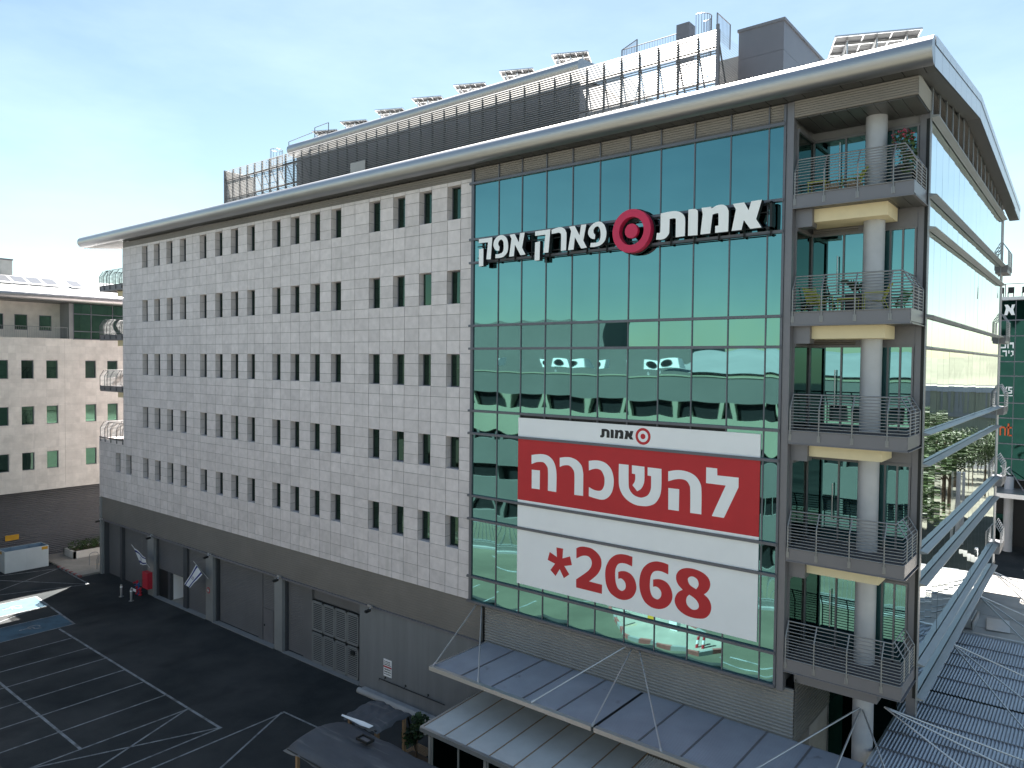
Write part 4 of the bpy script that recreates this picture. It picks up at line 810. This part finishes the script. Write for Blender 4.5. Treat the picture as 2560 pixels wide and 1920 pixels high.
flag('blue and white flag with a star leaning over the red fire cabinet, crumpled', (-32.05, 3.45), (-29.75, 3.2, -.2), (-29.7, 2.7, -.25), (-31.05, 2.42), -.75, ((-32.5, -.72, 3.62), (-31.2, 0, 2.0)), None, .05)
flag('blue and white flag with a star hanging diagonally beside the open doorway', (-24.85, 2.2, -.1), (-23.45, 3.75), (-22.42, 3.32, -.2), (-23.75, 2.22, -.3), -.6, ((-23.75, -.66, 3.95), (-23.05, 0, 2.75)), None, .03)
for o in [q for q in COL.objects if q.name.startswith('flag') and 'label' in q and 'doorway' in q['label']]: pass

def cctv(x, label):
    t = thing('security_camera', label, 'camera', (x, -.05, 4.3), 'security cameras on the ledge'); mb = MB(); mb.obox((x-.08, -.62, 4.3), (.16, 0, 0), (0, .3, .04), (0, -.02, .12)); mb.build('camera_body', m_black, t)
    mb = MB(); mb.tube([(x, -.35, 4.42), (x, -.3, 4.52), (x-.25, -.05, 4.5)], .03, 6); mb.box(x-.5, x-.1, -.08, -.03, 4.42, 4.52); mb.build('bracket', m_alu, t)
for x, q in ((-38.9, 'black camera at the corner pillar of the building'), (-30.4, 'black camera above the red fire cabinet'), (-22.5, 'black camera on the pillar right of the open doorway'), (-14.68, 'black camera left of the louvred gate'), (-6.54, 'black camera on the plain grey wall right of the louvred gate')): cctv(x, q)
mb = MB(); mb.prism([circle(-23.04, 2.0, .2, 24)], PXZ, -.02, -.004); mb.prism([circle(-23.04, 2.0, .15, 24)], PXZ, -.024, -.021, mi=1); mb.prism([circle(-23.1, 2.0, .035, 8)], PXZ, -.028, -.025, mi=2); mb.prism([circle(-22.98, 1.98, .035, 8)], PXZ, -.028, -.025, mi=2)
tag(mb.build('round_sign', [m_redp, m_pill, m_white], None, (-23.04, -.02, 2)), 'small round red rimmed sign on the pillar right of the open doorway', 'sign')
NS = thing('notice_board', 'white notice with a red band on the grey render wall', 'sign', (-5.5, -.02, 1.5))
mb = MB(); mb.box(-5.82, -5.22, -.025, -.004, 1.1, 1.98); mb.build('board', m_vinyl, NS)
mb = MB(); mb.box(-5.815, -5.225, -.03, -.026, 1.55, 1.63); mb.build('red_band', m_redp, NS)
mb = MB()
for z, hgt in ((1.86, .05), (1.78, .03), (1.70, .05), (1.46, .07), (1.34, .06), (1.22, .05)):
    x = -5.76
    while x < -5.3: wd = random.uniform(.02, .05); mb.box(x, x+wd, -.03, -.026, z-hgt/2, z+hgt/2); x += wd+random.choice((.012, .012, .03))
mb.build('lettering', m_ink, NS)
mb = MB(); mb.tube([(-6.05, -.12, .80), (-6.05, -.12, .9), (-1.4, -.12, .92)], .025, 6)
for x in (-5.7, -4.2, -2.6): mb.tube([(x, -.12, .9), (x, -.02, 1.0)], .016, 5); mb.tube([(x, -.02, 1.0), (x, 0, 1.0)], .06, 8)
tag(mb.build('handrail', m_black, None, (-6, 0, .9)), 'dark handrail fixed along the foot of the grey render wall', 'handrail')
mb = MB(); mb.box(-7.3, 2, -.42, -.001, .0, .1); mb.tube([(-7.2, -.5, .1), (-1, -.55, .16), (2, -.55, .2)], .16, 10); tag(mb.build('ramp_kerb', m_conc, None, (-5, -.4, 0)), 'pale rounded concrete kerb along the foot of the grey render wall', 'kerb')

# glazed pergola
PG = thing('glazed_pergola', 'pale panel roofed pergola with glass walls under the metal canopy', 'pergola', (5, -3, 0))
zf, zb_ = 2.72, 2.95
mb = MB()
for i in range(7):
    a = 1.98+i*1.14; mb.obox((a, -4.82, zf), (1.12, 0, 0), (0, 4.3, zb_-zf), (0, 0, .04))
mb.build('roof_panels', m_perg, PG); mb = MB()
for i in range(8): a = 1.98+i*1.14-.02; mb.obox((a-.022, -4.82, zf+.03), (.044, 0, 0), (0, 4.3, zb_-zf), (0, 0, .025))
mb.build('roof_seams', m_wood, PG)
mb = MB(); mb.box(1.9, 9.98, -4.96, -4.82, zf-.1, zf+.06); mb.obox((1.86, -4.9, zf-.1), (.1, 0, 0), (0, 4.4, zb_-zf), (0, 0, .16)); mb.tube([(2.1, -4.85, zf-.22), (2.1, -4.85, zf-.1)], .06, 8); mb.build('gutter', m_alu, PG)
mb = MB()
for x in (2.22, 5.1, 8.0): mb.box(x-.06, x+.06, -4.74, -4.62, 0, zf-.05); mb.box(x+.08, x+.13, -4.7, -4.64, 0, zf-.05)
for x in (3.72, 6.55): mb.box(x-.03, x+.03, -4.7, -4.64, 0, zf-.05)
mb.box(2.2, 9.9, -4.7, -4.64, .0, .08); mb.box(2.2, 9.9, -4.7, -4.62, zf-.15, zf-.02); mb.build('frame', m_pill, PG)
mb = MB(); mb.quad((2.2, -4.66, .08), (9.9, -4.66, .08), (9.9, -4.66, 2.5), (2.2, -4.66, 2.5)); mb.quad((2.2, -4.6, .08), (2.2, -.6, .08), (2.2, -.6, 2.6), (2.2, -4.6, 2.6)); mb.build('glass_wall', m_glass_b, PG)
mb = MB(); mb.obox((4.75, -4.82, .05), (.55, 0, .05), (.1, .1, 1.5), (0, .03, 0)); mb.obox((5.5, -4.85, .3), (.5, 0, -.1), (.02, .1, 1.0), (0, .03, 0)); tag(mb.build('leaning_boards', m_vinyl, None, (5, -4.8, 0)), 'white boards leaning on the glass wall of the pergola', 'board')
mb = MB(); mb.corr((9.5, -3.6, 2.5), (0, 2.4, .35), (1.7, 0, 0), (0, 0, 1), .1, .035, 'sin'); mb.box(9.5, 11.2, -3.6, -3.54, 2.4, 2.5, mi=1); mb.box(9.52, 9.58, -3.56, -3.5, 0, 2.45, mi=1); mb.box(11.12, 11.18, -3.56, -3.5, 0, 2.45, mi=1)
tag(mb.build('corrugated_awning', [m_vinyl, m_metald], None, (10.3, -2.5, 0)), 'small corrugated plastic awning half hidden below the metal canopy', 'awning')

# tarpaulin covered stalls
def tarp(name, label, x0, x1, y0, y1, z, sag, ridge, loc, posts):
    t = thing(name, label, 'stall', loc); nx, ny = 26, 16; mb = MB(); vs = []
    for j in range(ny+1):
        for i in range(nx+1):
            u, v = i/nx, j/ny; zz = z+ridge*(1-abs(2*v-1))**.8+sag*math.sin(u*9.4+v*3)*.5+.03*math.sin(u*23+v*11)*math.sin(v*9)+.02*random.uniform(-1, 1)
            if j in (0, ny) or i in (0, nx): zz -= .16+.04*math.sin(i*1.3+j)
            vs.append((x0+(x1-x0)*u+.05*math.sin(v*7), y0+(y1-y0)*v+.06*math.sin(u*8), zz))
    mb.add(vs, [(j*(nx+1)+i, j*(nx+1)+i+1, (j+1)*(nx+1)+i+1, (j+1)*(nx+1)+i) for j in range(ny) for i in range(nx)], sm=True); mb.build('tarpaulin', m_tarp, t)
    for p in posts: mb = MB(); mb.box(p[0]-.06, p[0]+.06, p[1]-.06, p[1]+.06, 0, z-.02); mb.build('post', m_wood, t)
    mb = MB()
    for a, b in (((x0+.1, y0+.1), (x1-.1, y0+.1)), ((x0+.1, y1-.1), (x1-.1, y1-.1)), ((x0+.1, y0+.1), (x0+.1, y1-.1)), ((x1-.1, y0+.1), (x1-.1, y1-.1))): mb.tube([(a[0], a[1], z-.1), (b[0], b[1], z-.1)], .035, 5)
    for q in range(3):
        zq = .35+.35*q; mb.tube([(x0+.12, y0+.12, zq), (x0+.12, y1-.12, zq)], .02, 4); mb.tube([(x0+.12, y0+.12, zq), (x1-.12, y0+.12, zq)], .02, 4)
    mb.build('frame', m_black, t); return t
tarp('tarpaulin_stall', 'larger stall under a grey tarpaulin on timber posts at the bottom edge', -1.55, 6.2, -8.85, -6.0, 2.42, .05, .28, (2, -7.4, 0), [(-1.1, -8.5), (-1.2, -6.3), (2.4, -8.55), (5.8, -8.5), (5.8, -6.3)])
tarp('tarpaulin_stall', 'smaller stall under a worn grey tarpaulin close to the grey wall', -1.6, .45, -5.95, -4.05, 2.55, .03, .08, (-.6, -5, 0), [(-1.4, -5.75), (-1.4, -4.25), (.25, -5.75), (.25, -4.25)])
mb = MB(); mb.box(.75, 1.35, -7.15, -6.85, 2.76, 2.8); mb.box(.75, 1.35, -7.18, -7.13, 2.77, 2.86, mi=1); mb.box(.75, 1.35, -6.87, -6.82, 2.77, 2.86, mi=1); mb.box(.72, .77, -7.18, -6.82, 2.77, 2.86, mi=1); mb.box(1.33, 1.38, -7.18, -6.82, 2.77, 2.86, mi=1)
tag(mb.build('metal_tray', [m_metal, m_black], None, (1, -7, 2.7)), 'dark rectangular tray lying on top of the larger grey tarpaulin', 'tray')
mb = MB(); vs = [(-1.5, -6.12, 2.62), (-.9, -6.16, 2.66), (-.2, -6.22, 2.68), (.25, -6.12, 2.66), (.3, -5.95, 2.70), (-.2, -6.0, 2.73), (-.9, -6.06, 2.70), (-1.5, -6.06, 2.65)]; mb.add(vs, [tuple(range(8))]); mb.add([(v[0], v[1], v[2]-.015) for v in vs], [tuple(range(7, -1, -1))]); tag(mb.build('white_sheet', m_vinyl, None, (-.6, -6.1, 2.6)), 'folded white plastic sheet edge between the two tarpaulins', 'sheet')
PT = thing('potted_shrub', 'tall leafy shrub in a dark planter beside the glazed pergola', 'plant', (-.2, -2.6, 0))
mb = MB(); mb.box(.2, 1.9, -4.3, -3.7, 0, .75); mb.box(.25, 1.85, -4.25, -3.75, .7, .76, mi=1); mb.build('planter_box', [m_terra, m_bark], PT)
mb = MB(); mb.tube([(.7, -4, .7), (.75, -4, 1.3), (.9, -3.95, 2.2)], [.04, .03, .012], 6); mb.tube([(.72, -4, 1.1), (.4, -4.0, 1.7)], [.02, .008], 5); mb.build('stem', m_bark, PT)
mb = MB(); mb.leaves((.9, -3.95, 2.15), (.42, .4, .55), 330, .1, .2); mb.leaves((.4, -4.05, 1.55), (.4, .35, .4), 220, .1, .2); mb.build('foliage', m_leafd, PT)
mb = MB()
for i in range(9): mb.box(-.9+i*.12, -.82+i*.12, -3.9, -2.3, .10, .13)
mb.box(-.95, .2, -3.9, -3.8, 0, .1); mb.box(-.95, .2, -2.4, -2.3, 0, .1); tag(mb.build('timber_pallet', m_wood, None, (-.4, -3, 0)), 'slatted timber platform between the smaller tarpaulin and the planter', 'pallet')
mb = MB(); mb.tube([(.35, -3.4, 0), (.05, -3.9, 2.3)], .05, 6); mb.tube([(-.4, -3.6, 0), (-.4, -3.6, 1.0)], .04, 6); tag(mb.build('dark_prop', m_black, None, (.2, -3.6, 0)), 'dark metal prop leaning beside the smaller tarpaulin stall', 'prop')

# balcony furniture
def lounge_chair(loc, rz, label, grp):
    t = thing('lounge_chair', label, 'chair', (0, 0, 0), grp)
    mb = MB()
    for i in range(7): mb.box(-.26, .26, -.28+i*.08, -.23+i*.08, .37-.012*i, .39-.012*i)
    mb.build('seat', m_lime, t); mb = MB()
    for i in range(7): z = .36+i*.075; y = .28+.035*i; mb.box(-.26, .26, y, y+.02, z, z+.05)
    mb.build('backrest', m_lime, t)
    for s in (-1, 1):
        for pts in ([(s*.28, -.3, 0), (s*.28, -.3, .58), (s*.28, .36, .6)], [(s*.28, .42, 0), (s*.27, .26, .36), (s*.27, .5, .9)]): mb = MB(); mb.tube(pts, .017, 5); mb.build('leg', m_lime, t)
    t.location = loc; t.rotation_euler = (0, 0, rz); return t
gch = 'lime green chairs on the balconies'
c0 = lounge_chair((15.85, 1.0, 22.83), R(-60), 'lime green slatted lounge chair on the top balcony', gch)
copy_tree(c0, (15.05, .75, 18.94), R(60), 'lime green slatted chair at the left of the second balcony')
copy_tree(c0, (16.75, .7, 18.94), R(-70), 'lime green slatted chair in front of the column on the second balcony')
def stool(loc, label):
    t = thing('low_table', label, 'table', (0, 0, 0)); mb = MB(); mb.box(-.3, .3, -.22, .22, .42, .45); mb.build('table_top', m_lime, t)
    for a in (-.27, .27):
        for b in (-.19, .19): mb = MB(); mb.tube([(a, b, 0), (a, b, .42)], .016, 5); mb.build('leg', m_lime, t)
    t.location = loc; return t
stool((15.0, .55, 22.83), 'lime green footstool at the left of the top balcony'); stool((15.95, .8, 18.94), 'small lime green table between the two chairs on the second balcony')
for k, x in enumerate((15.5, 16.15)):
    mb = MB(); 
    for i in range(6): mb.box(x-.2+i*.07, x-.15+i*.07, .3, .32, 22.83, 23.13); mb.box(x-.2+i*.07, x-.15+i*.07, .68, .7, 22.83, 23.13)
    mb.box(x-.2, x+.2, .32, .68, 22.84, 22.87); tag(mb.build('slatted_crate', m_wood, None, (x, .5, 22.83)), ['slatted timber crate left of the lounge chair on the top balcony', 'slatted timber crate right of the lounge chair on the top balcony'][k], 'crate')
FT = thing('flowering_plant', 'pink flowering standard plant in a dark pot on the top balcony', 'plant', (17.38, 1.35, 22.83))
mb = MB(); mb.tube([(17.38, 1.35, 22.83), (17.38, 1.35, 23.6)], [.2, .28], 14); mb.build('pot', m_terra, FT); mb = MB(); mb.tube([(17.38, 1.35, 23.5), (17.38, 1.3, 24.3)], .025, 5); mb.build('stem', m_bark, FT)
mb = MB(); mb.leaves((17.38, 1.3, 24.42), (.38, .36, .3), 230, .06, .2); mb.build('foliage', m_leaf, FT); mb = MB(); mb.leaves((17.38, 1.25, 24.52), (.36, .36, .27), 90, .045, .6); mb.build('flowers', m_pink, FT)
FT = thing('potted_plant', 'leafy green plant in a pot at the right corner of the top balcony', 'plant', (17.6, .9, 22.83))
mb = MB(); mb.tube([(17.55, .9, 22.83), (17.55, .9, 23.2)], [.14, .18], 12); mb.build('pot', m_terra, FT); mb = MB(); mb.leaves((17.6, .9, 23.75), (.3, .4, .55), 170, .08, .2); mb.build('foliage', m_leaf, FT)
FT = thing('potted_plant', 'spiky leaved plant in a dark pot left of the column on the second balcony', 'plant', (15.95, 1.55, 18.94))
mb = MB(); mb.box(15.7, 16.2, 1.35, 1.85, 18.94, 19.6); mb.build('pot', m_black, FT); mb = MB()
for i in range(16):
    a = i*2.4; mb.add([(15.95, 1.6, 19.6), (15.95+.3*math.cos(a), 1.6+.3*math.sin(a), 20.0+.03*(i % 5)), (15.95+.5*math.cos(a), 1.6+.5*math.sin(a), 19.85+.05*(i % 5)), (15.97+.28*math.cos(a+.15), 1.62+.28*math.sin(a+.15), 19.95)], [(0, 1, 2, 3)])
mb.build('foliage', m_leafd, FT)

# ------------------------------------------------------------------ right side: low building, far glass building
LR = thing('low_side_building', 'low flat roofed building with a pale membrane roof beyond the corrugated side canopy', 'building', (22, 22, 0))
mb = MB(); mb.box(17.05, 36, 15.8, 28, 0, 4.38); mb.build('wall', m_conc, LR); mb = MB(); nx, ny = 20, 16; vs = [(17.05+18.95*i/nx, 15.8+12.2*j/ny, 4.41+.03*random.random()) for j in range(ny+1) for i in range(nx+1)]
mb.add(vs, [(j*(nx+1)+i, j*(nx+1)+i+1, (j+1)*(nx+1)+i+1, (j+1)*(nx+1)+i) for j in range(ny) for i in range(nx)])
for k in range(5): y = 17.2+k*2.3; mb.box(17.1, 36, y-.02, y+.02, 4.44, 4.455)
mb.build('membrane_roof', m_terr, LR); 
for ya, yb in ((15.76, 15.95), (27.9, 28.05)): mb = MB(); mb.box(17.05, 36, ya, yb, 4.36, 4.53); mb.build('roof_edge', m_alu, LR)
mb = MB(); mb.box(17.5, 17.85, 16.6, 18.6, 4.46, 4.9); mb.box(17.9, 17.96, 16.5, 18.7, 4.46, 4.8, mi=1); tag(mb.build('roof_vent', [m_conc, m_alu], None, (17.7, 17.6, 4.4)), 'long grey vent box on the flat roof beside the glass face', 'vent')
mb = MB(); mb.obox((18.45, 16.9, 4.47), (.95, .15, 0), (-.2, 2.0, 0), (0, 0, .02)); tag(mb.build('loose_panel', m_alu, None, (18.9, 18, 4.47)), 'loose pale metal sheet lying on the flat roof', 'panel')
DI = thing('satellite_dish', 'white satellite dish beyond the flat roof at the right edge', 'satellite dish', (19.9, 30.5, 3.8))
mb = MB(); c = Vector((19.75, 29.5, 5.1)); nn = Vector((-.42, .5, .76)).normalized(); a_ = nn.cross(Vector((0, 0, 1))).normalized(); b_ = nn.cross(a_)
rings = [[c+(a_*math.cos(6.283*i/24)+b_*math.sin(6.283*i/24))*r_-nn*(.12*(1-(r_/.75)**2)) for i in range(24)] for r_ in (.05, .3, .55, .75)]
vs = [q for g_ in rings for q in g_]; mb.add(vs, [(k*24+i, k*24+(i+1) % 24, (k+1)*24+(i+1) % 24, (k+1)*24+i) for k in range(3) for i in range(24)], sm=True); mb.add(rings[0], [tuple(range(24))]); mb.build('dish', m_white, DI)
mb = MB(); mb.tube([c-nn*.1, (19.7, 29.9, 0)], .05, 8); mb.tube([c+b_*.7, c+nn*.7], .02, 5); mb.tube([c+nn*.66, c+nn*.76], .05, 8); mb.build('mast', m_alu, DI)

FB = thing('far_glass_building', 'dark green glass office building with white sign letters behind the right end', 'office building', (25, 64, 0))
y = 58
mb = MB(); mb.box(2, 19.6, y+.15, 80, 7.1, 23.3); mb.build('building_core', m_black, FB)
zl = [23.45, 21.57, 20.1, 17.7, 16.35, 13.83, 12.4, 10.0, 8.6, 6.7]
mb = MB()
for z in zl: mb.box(2, 19.6, y-.12, y+.1, z-.05, z+.05)
for i in range(8): mb.box(4+i*2.0-.03, 4+i*2.0+.03, y-.04, y+.1, 6.7, 23.4)
mb.build('mullions', m_frame, FB)
for r in range(9):
    m_ = MB()
    for i in range(8): q = pane(4+i*2.0-2, 4+i*2.0, zl[r+1], zl[r], y, .009); m_.add(q.v, q.f, sm=True)
    m_.build('glass_band', m_glass_b, FB)
mb = MB(); mb.box(2, 19.6, y-.3, y+1, 23.45, 23.75); mb.build('parapet', m_alu, FB)
mb = MB(); mb.tube([(2, y+.3, 25.0), (19.6, y+.3, 25.0)], .04, 5)
for i in range(8): mb.tube([(11.9+i*1.6, y+.3, 23.7), (11.9+i*1.6, y+.3, 25.0)], .04, 5)
mb.build('roof_rail', m_metald, FB)
mb = MB(); mb.box(2, 19.6, y-4.2, y+.1, 5.6, 5.85); mb.box(2, 19.6, y-4.4, y-4.2, 5.5, 5.9); mb.build('entrance_canopy', m_alu, FB)
for x in (15.9, 20, 24.2): mb = MB(); mb.tube([(x, y-.6, 0), (x, y-.6, 7)], .38, 18); mb.build('column', m_colm, FB)
mb = MB(); mb.tube([(14.6, y-4.2, 5.9), (15.9, y, 7.6)], .05, 5); mb.tube([(17.5, y-4.2, 5.9), (15.9, y, 7.6)], .05, 5); mb.build('tie_rod', m_alu, FB)
mb = MB(); mb.box(2, 19.6, y+2, y+2.1, 0, 6.6); mb.box(14.5, 16, y+1.9, y+1.98, 0, 3.0, mi=1); mb.build('ground_floor', [m_black, m_glass_b], FB)
def fl(polys, mt, name='letter'):
    m_ = MB(); m_.prism(polys, PXZ, y-.18, y-.13); m_.build(name, mt, FB)
al = [(.0, .99), (.33, 1.0), (.62, .62), (.70, .98), (1.0, 1.0), (.84, .52), (1.0, .0), (.68, .0), (.42, .42), (.3, .0), (0, .0), (.16, .68)]
fl([[(15.1+a*.83, 22.05+b*.98) for a, b in al]], m_white)
def bar(x0, x1, z0, z1): return [(x0, z0), (x1, z0), (x1, z1), (x0, z1)]
fl([bar(15.6, 15.92, 19.3, 19.5), bar(15.82, 15.93, 18.95, 19.3)], m_white); fl([bar(15.42, 15.52, 18.95, 19.5)], m_white); fl([bar(14.9, 15.32, 19.32, 19.5), bar(15.22, 15.32, 18.95, 19.32), bar(14.9, 15.22, 18.95, 19.08)], m_white)
fl([bar(15.7, 15.92, 18.6, 18.72), bar(15.82, 15.92, 18.3, 18.6), bar(15.7, 15.82, 18.2, 18.3)], m_white); fl([bar(15.5, 15.6, 18.45, 18.75)], m_white); fl([bar(15.05, 15.4, 18.6, 18.75), bar(15.3, 15.4, 18.2, 18.6)], m_white)
fl([[(15.08, 15.35), (15.2, 15.35), (15.3, 14.95), (15.42, 15.35), (15.53, 15.35), (15.32, 14.72), (15.2, 14.72)]], m_white)
fl([bar(15.58, 15.9, 15.22, 15.35), bar(15.58, 15.69, 15.05, 15.22), bar(15.58, 15.9, 14.98, 15.06), bar(15.79, 15.9, 14.82, 14.98), bar(15.58, 15.9, 14.72, 14.83)], m_white); fl([bar(14.4, 15.95, 14.48, 14.56)], m_white, 'underline')
fl([bar(15.0, 15.12, 10.75, 11.6), bar(15.12, 15.4, 11.45, 11.6), bar(15.38, 15.5, 10.75, 11.5)], m_orange); fl([bar(15.62, 15.76, 10.75, 11.9), bar(15.55, 15.95, 11.45, 11.6), bar(15.7, 15.97, 10.72, 10.86)], m_orange)
fl([[(15.1, 7.9), (15.24, 7.9), (15.99, 7.1), (15.85, 7.1)]], m_white); fl([[(15.1, 7.1), (15.24, 7.1), (15.94, 7.85), (15.8, 7.85)]], m_white, 'letter')
def tchair(x, lab):
    t = thing('terrace_chair', lab, 'chair', (x, y+.7, 23.75), 'chairs on the far terrace'); mb = MB(); mb.box(x-.25, x+.25, y+.45, y+.95, 24.15, 24.22); mb.build('seat', m_black, t); mb = MB(); mb.box(x-.25, x+.25, y+.92, y+.97, 24.2, 24.75); mb.build('backrest', m_black, t)
    for a in (-.22, .22):
        for b in (.5, .9): mb = MB(); mb.tube([(x+a, y+b, 23.75), (x+a, y+b, 24.15)], .025, 4); mb.build('leg', m_black, t)
for x, l_ in ((14.7, 'dark chair at the left on the roof terrace of the far green glass building'), (15.5, 'dark chair in the middle on the roof terrace of the far green glass building'), (16.6, 'dark chair at the right on the roof terrace of the far green glass building')): tchair(x, l_)

# ------------------------------------------------------------------ surroundings seen only in the glass
OB = thing('opposite_building', 'pale building with ribbon windows and grey parapet reflected in the green glass', 'building', (-20, -42, 0))
Y = -34.0
mb = MB(); mb.box(-75, 16, -55, Y-.3, 0, 14.1); mb.build('wall', m_oppg, OB)
mb = MB(); mb.box(-75, 16, Y-.3, Y, 14.05, 16.05); mb.box(-75, 16, Y-.3, Y+.04, 16.0, 16.1, mi=1); mb.build('parapet', [m_oppg, m_opp], OB)
for k, (z0, z1) in enumerate(((12.75, 14.05), (8.95, 10.25), (5.15, 6.45), (1.3, 2.6))):
    lo = 10.25 if k == 0 else (6.45, 2.6, .0, 0)[k] if k else 0
    mb = MB(); mb.box(-75, 16, Y-.3, Y, [10.25, 6.45, 2.6, 0][k], z0); x = -75
    while x < 16: mb.box(x-.12, x+.12, Y-.3, Y, z0, z1); x += 1.9
    mb.build('spandrel', m_opp if k < 1 else m_oppg, OB); m_ = MB(); m_.quad((-75, Y-.25, z0), (16, Y-.25, z0), (16, Y-.25, z1), (-75, Y-.25, z1)); m_.build('ribbon_window', m_black, OB)
mb = MB(); mb.box(-75, -9, -50, -42, 14, 18.7); mb.box(-60, -22, -54, -47, 14, 22.5); mb.build('upper_storey', m_oppg, OB)
mb = MB(); mb.sweep([(-38, 16.3), (-44, 18.2), (-56, 18.6)], lambda a, b, d: (d, a, b), -9, 16); mb.corr((-9, -44, 16), (25, 0, 0), (0, 0, 2), (0, 1, 0), .4, .1, 'box'); mb.build('roof', m_roof, OB)
for i in range(9):
    x = -30+i*2.6; mb = MB(); mb.box(x, x+1.0, -38.3, -37.8, 16.6, 17.4); mb.prism([circle(x+.4, 17.0, .3, 14)], PXZ, -37.79, -37.77, mi=1); mb.tube([(x+.1, -38, 16.1), (x+.1, -38, 16.6)], .03, 4); tag(mb.build('air_conditioner', [m_white, m_black], None, (x, -38, 16.1)), 'white air conditioner on the reflected roof opposite', 'air conditioner', 'air conditioners on the roof opposite')
mb = MB(); mb.box(-75, 14, -26.7, -26.3, 0, .5); mb.box(-75, 14, -26.3, -26.0, 0, .16, mi=1)
tag(mb.build('boundary_wall', [m_oppg, m_pill], None, (-10, -23, 0)), 'low stone boundary wall reflected in the lowest green panes', 'wall')
mb = MB()
for i in range(318): x = -75+i*.28; mb.box(x-.012, x+.012, -26.52, -26.48, .5, 2.3)
for z in (.6, 2.15): mb.box(-75, 14, -26.53, -26.47, z-.03, z+.03)
tag(mb.build('bar_fence', m_fin, None, (-10, -23.4, .5)), 'tall bar fence reflected in the lowest green panes', 'fence')
mb = MB(); path = [Vector(p_) for p_ in ((-6.5, -21.2), (-4.6, -20), (-2.6, -17.2), (-1.3, -15.8), (-.2, -15.35), (1.1, -15.3), (2.6, -15.45), (4.3, -15.6), (5.2, -16.6), (4.6, -18.2), (2.6, -19.4), (-.5, -20.4), (-3.5, -21.3), (-6.5, -21.2))]; k = 0
for a, b in zip(path, path[1:]):
    n_ = max(1, round((b-a).length/.75)); d_ = (b-a)/n_; e_ = Vector((d_.y, -d_.x)).normalized()*.16
    for t_ in range(n_): q_ = a+d_*t_; mb.obox((q_.x, q_.y, 0), (d_.x, d_.y, 0), (e_.x, e_.y, 0), (0, 0, .2), mi=k % 2); k += 1
mb.add([(v_.x, v_.y, .15) for v_ in path[:-1]], [tuple(range(len(path)-1))], mi=2)
tag(mb.build('striped_kerb', [m_redk, m_pill, m_pave], None, (2, -19, 0)), 'red and white kerb island reflected in the lowest green panes', 'kerb')
for k, (x, yk) in enumerate(((-1.3, -16.6), (4.2, -16.2), (3.9, -16.2))):
    mb = MB()
    for i in range(6): mb.tube([(x, yk, .15+i*.17), (x, yk, .15+(i+1)*.17)], .07, 8, mi=i % 2)
    tag(mb.build('striped_post', [m_redp, m_vinyl], None, (x, yk, .15)), 'red and white post on the reflected kerb island', 'post', 'striped posts on the kerb island')
mb = MB(); mb.box(-.6, -.2, -18.2, -17.8, .15, 1.35); mb.box(-.6, -.2, -17.79, -17.76, .5, 1.3, mi=1); mb.box(1.6, 2.0, -17.6, -17.2, .15, 1.25); mb.tube([(-.4, -18, 1.1), (-4.4, -19, 1.15)], .04, 5); tag(mb.build('parking_barrier', [m_white, m_yel], None, (1.7, -19, .2)), 'parking barrier machine on the reflected kerb island', 'barrier')
pv = MB(); pv.box(21.3, 60, -60, 120, 0, .06); struct('paving', pv, m_fore)
RB = thing('distant_long_building', 'long white building with blue roof edge reflected in the right glass face', 'building', (45, 190, 0))
mb = MB(); mb.box(5, 110, 190, 210, 0, 12); mb.box(5, 110, 189.6, 190, 10.9, 12.2, mi=1); mb.box(5, 110, 189.5, 190, 4.6, 5.6, mi=2)
for i in range(30): mb.box(8+i*3.4, 9+i*3.4, 189.7, 190, 5.6, 10.9, mi=2)
mb.build('wall', [m_opp, m_corr, m_pill], RB)
TR = thing('street_tree', 'x', 'tree', (36, 44, 0), 'street trees reflected in the right glass face')
mb = MB(); mb.tube([(36, 44, 0), (36.1, 44, 2), (36, 44.1, 4.5), (36.3, 44, 7.5)], [.24, .19, .14, .05], 8)
for a in range(5): t = a*1.26; mb.tube([(36, 44, 2.6+.4*a), (36+1.0*math.cos(t), 44+1.0*math.sin(t), 4+.4*a), (36+2.1*math.cos(t), 44+2.1*math.sin(t), 5.2+.4*a)], [.1, .06, .02], 6)
mb.build('trunk', m_bark, TR); mb = MB()
for a in range(16): t = a*2.4; r_ = .6+1.6*random.random(); mb.leaves((36+r_*math.cos(t), 44+r_*math.sin(t), 4.2+4.2*random.random()), (1.1, 1.1, .85), 330, .11, .3)
mb.build('crown', m_leaf, TR); TR['label'] = 'green street tree reflected in the right glass face'
for i in range(34): copy_tree(TR, (random.uniform(24.5, 44), 36+i*2.6+random.uniform(-1, 1), 0), random.uniform(0, 6.28), sc=random.uniform(.75, 1.25))
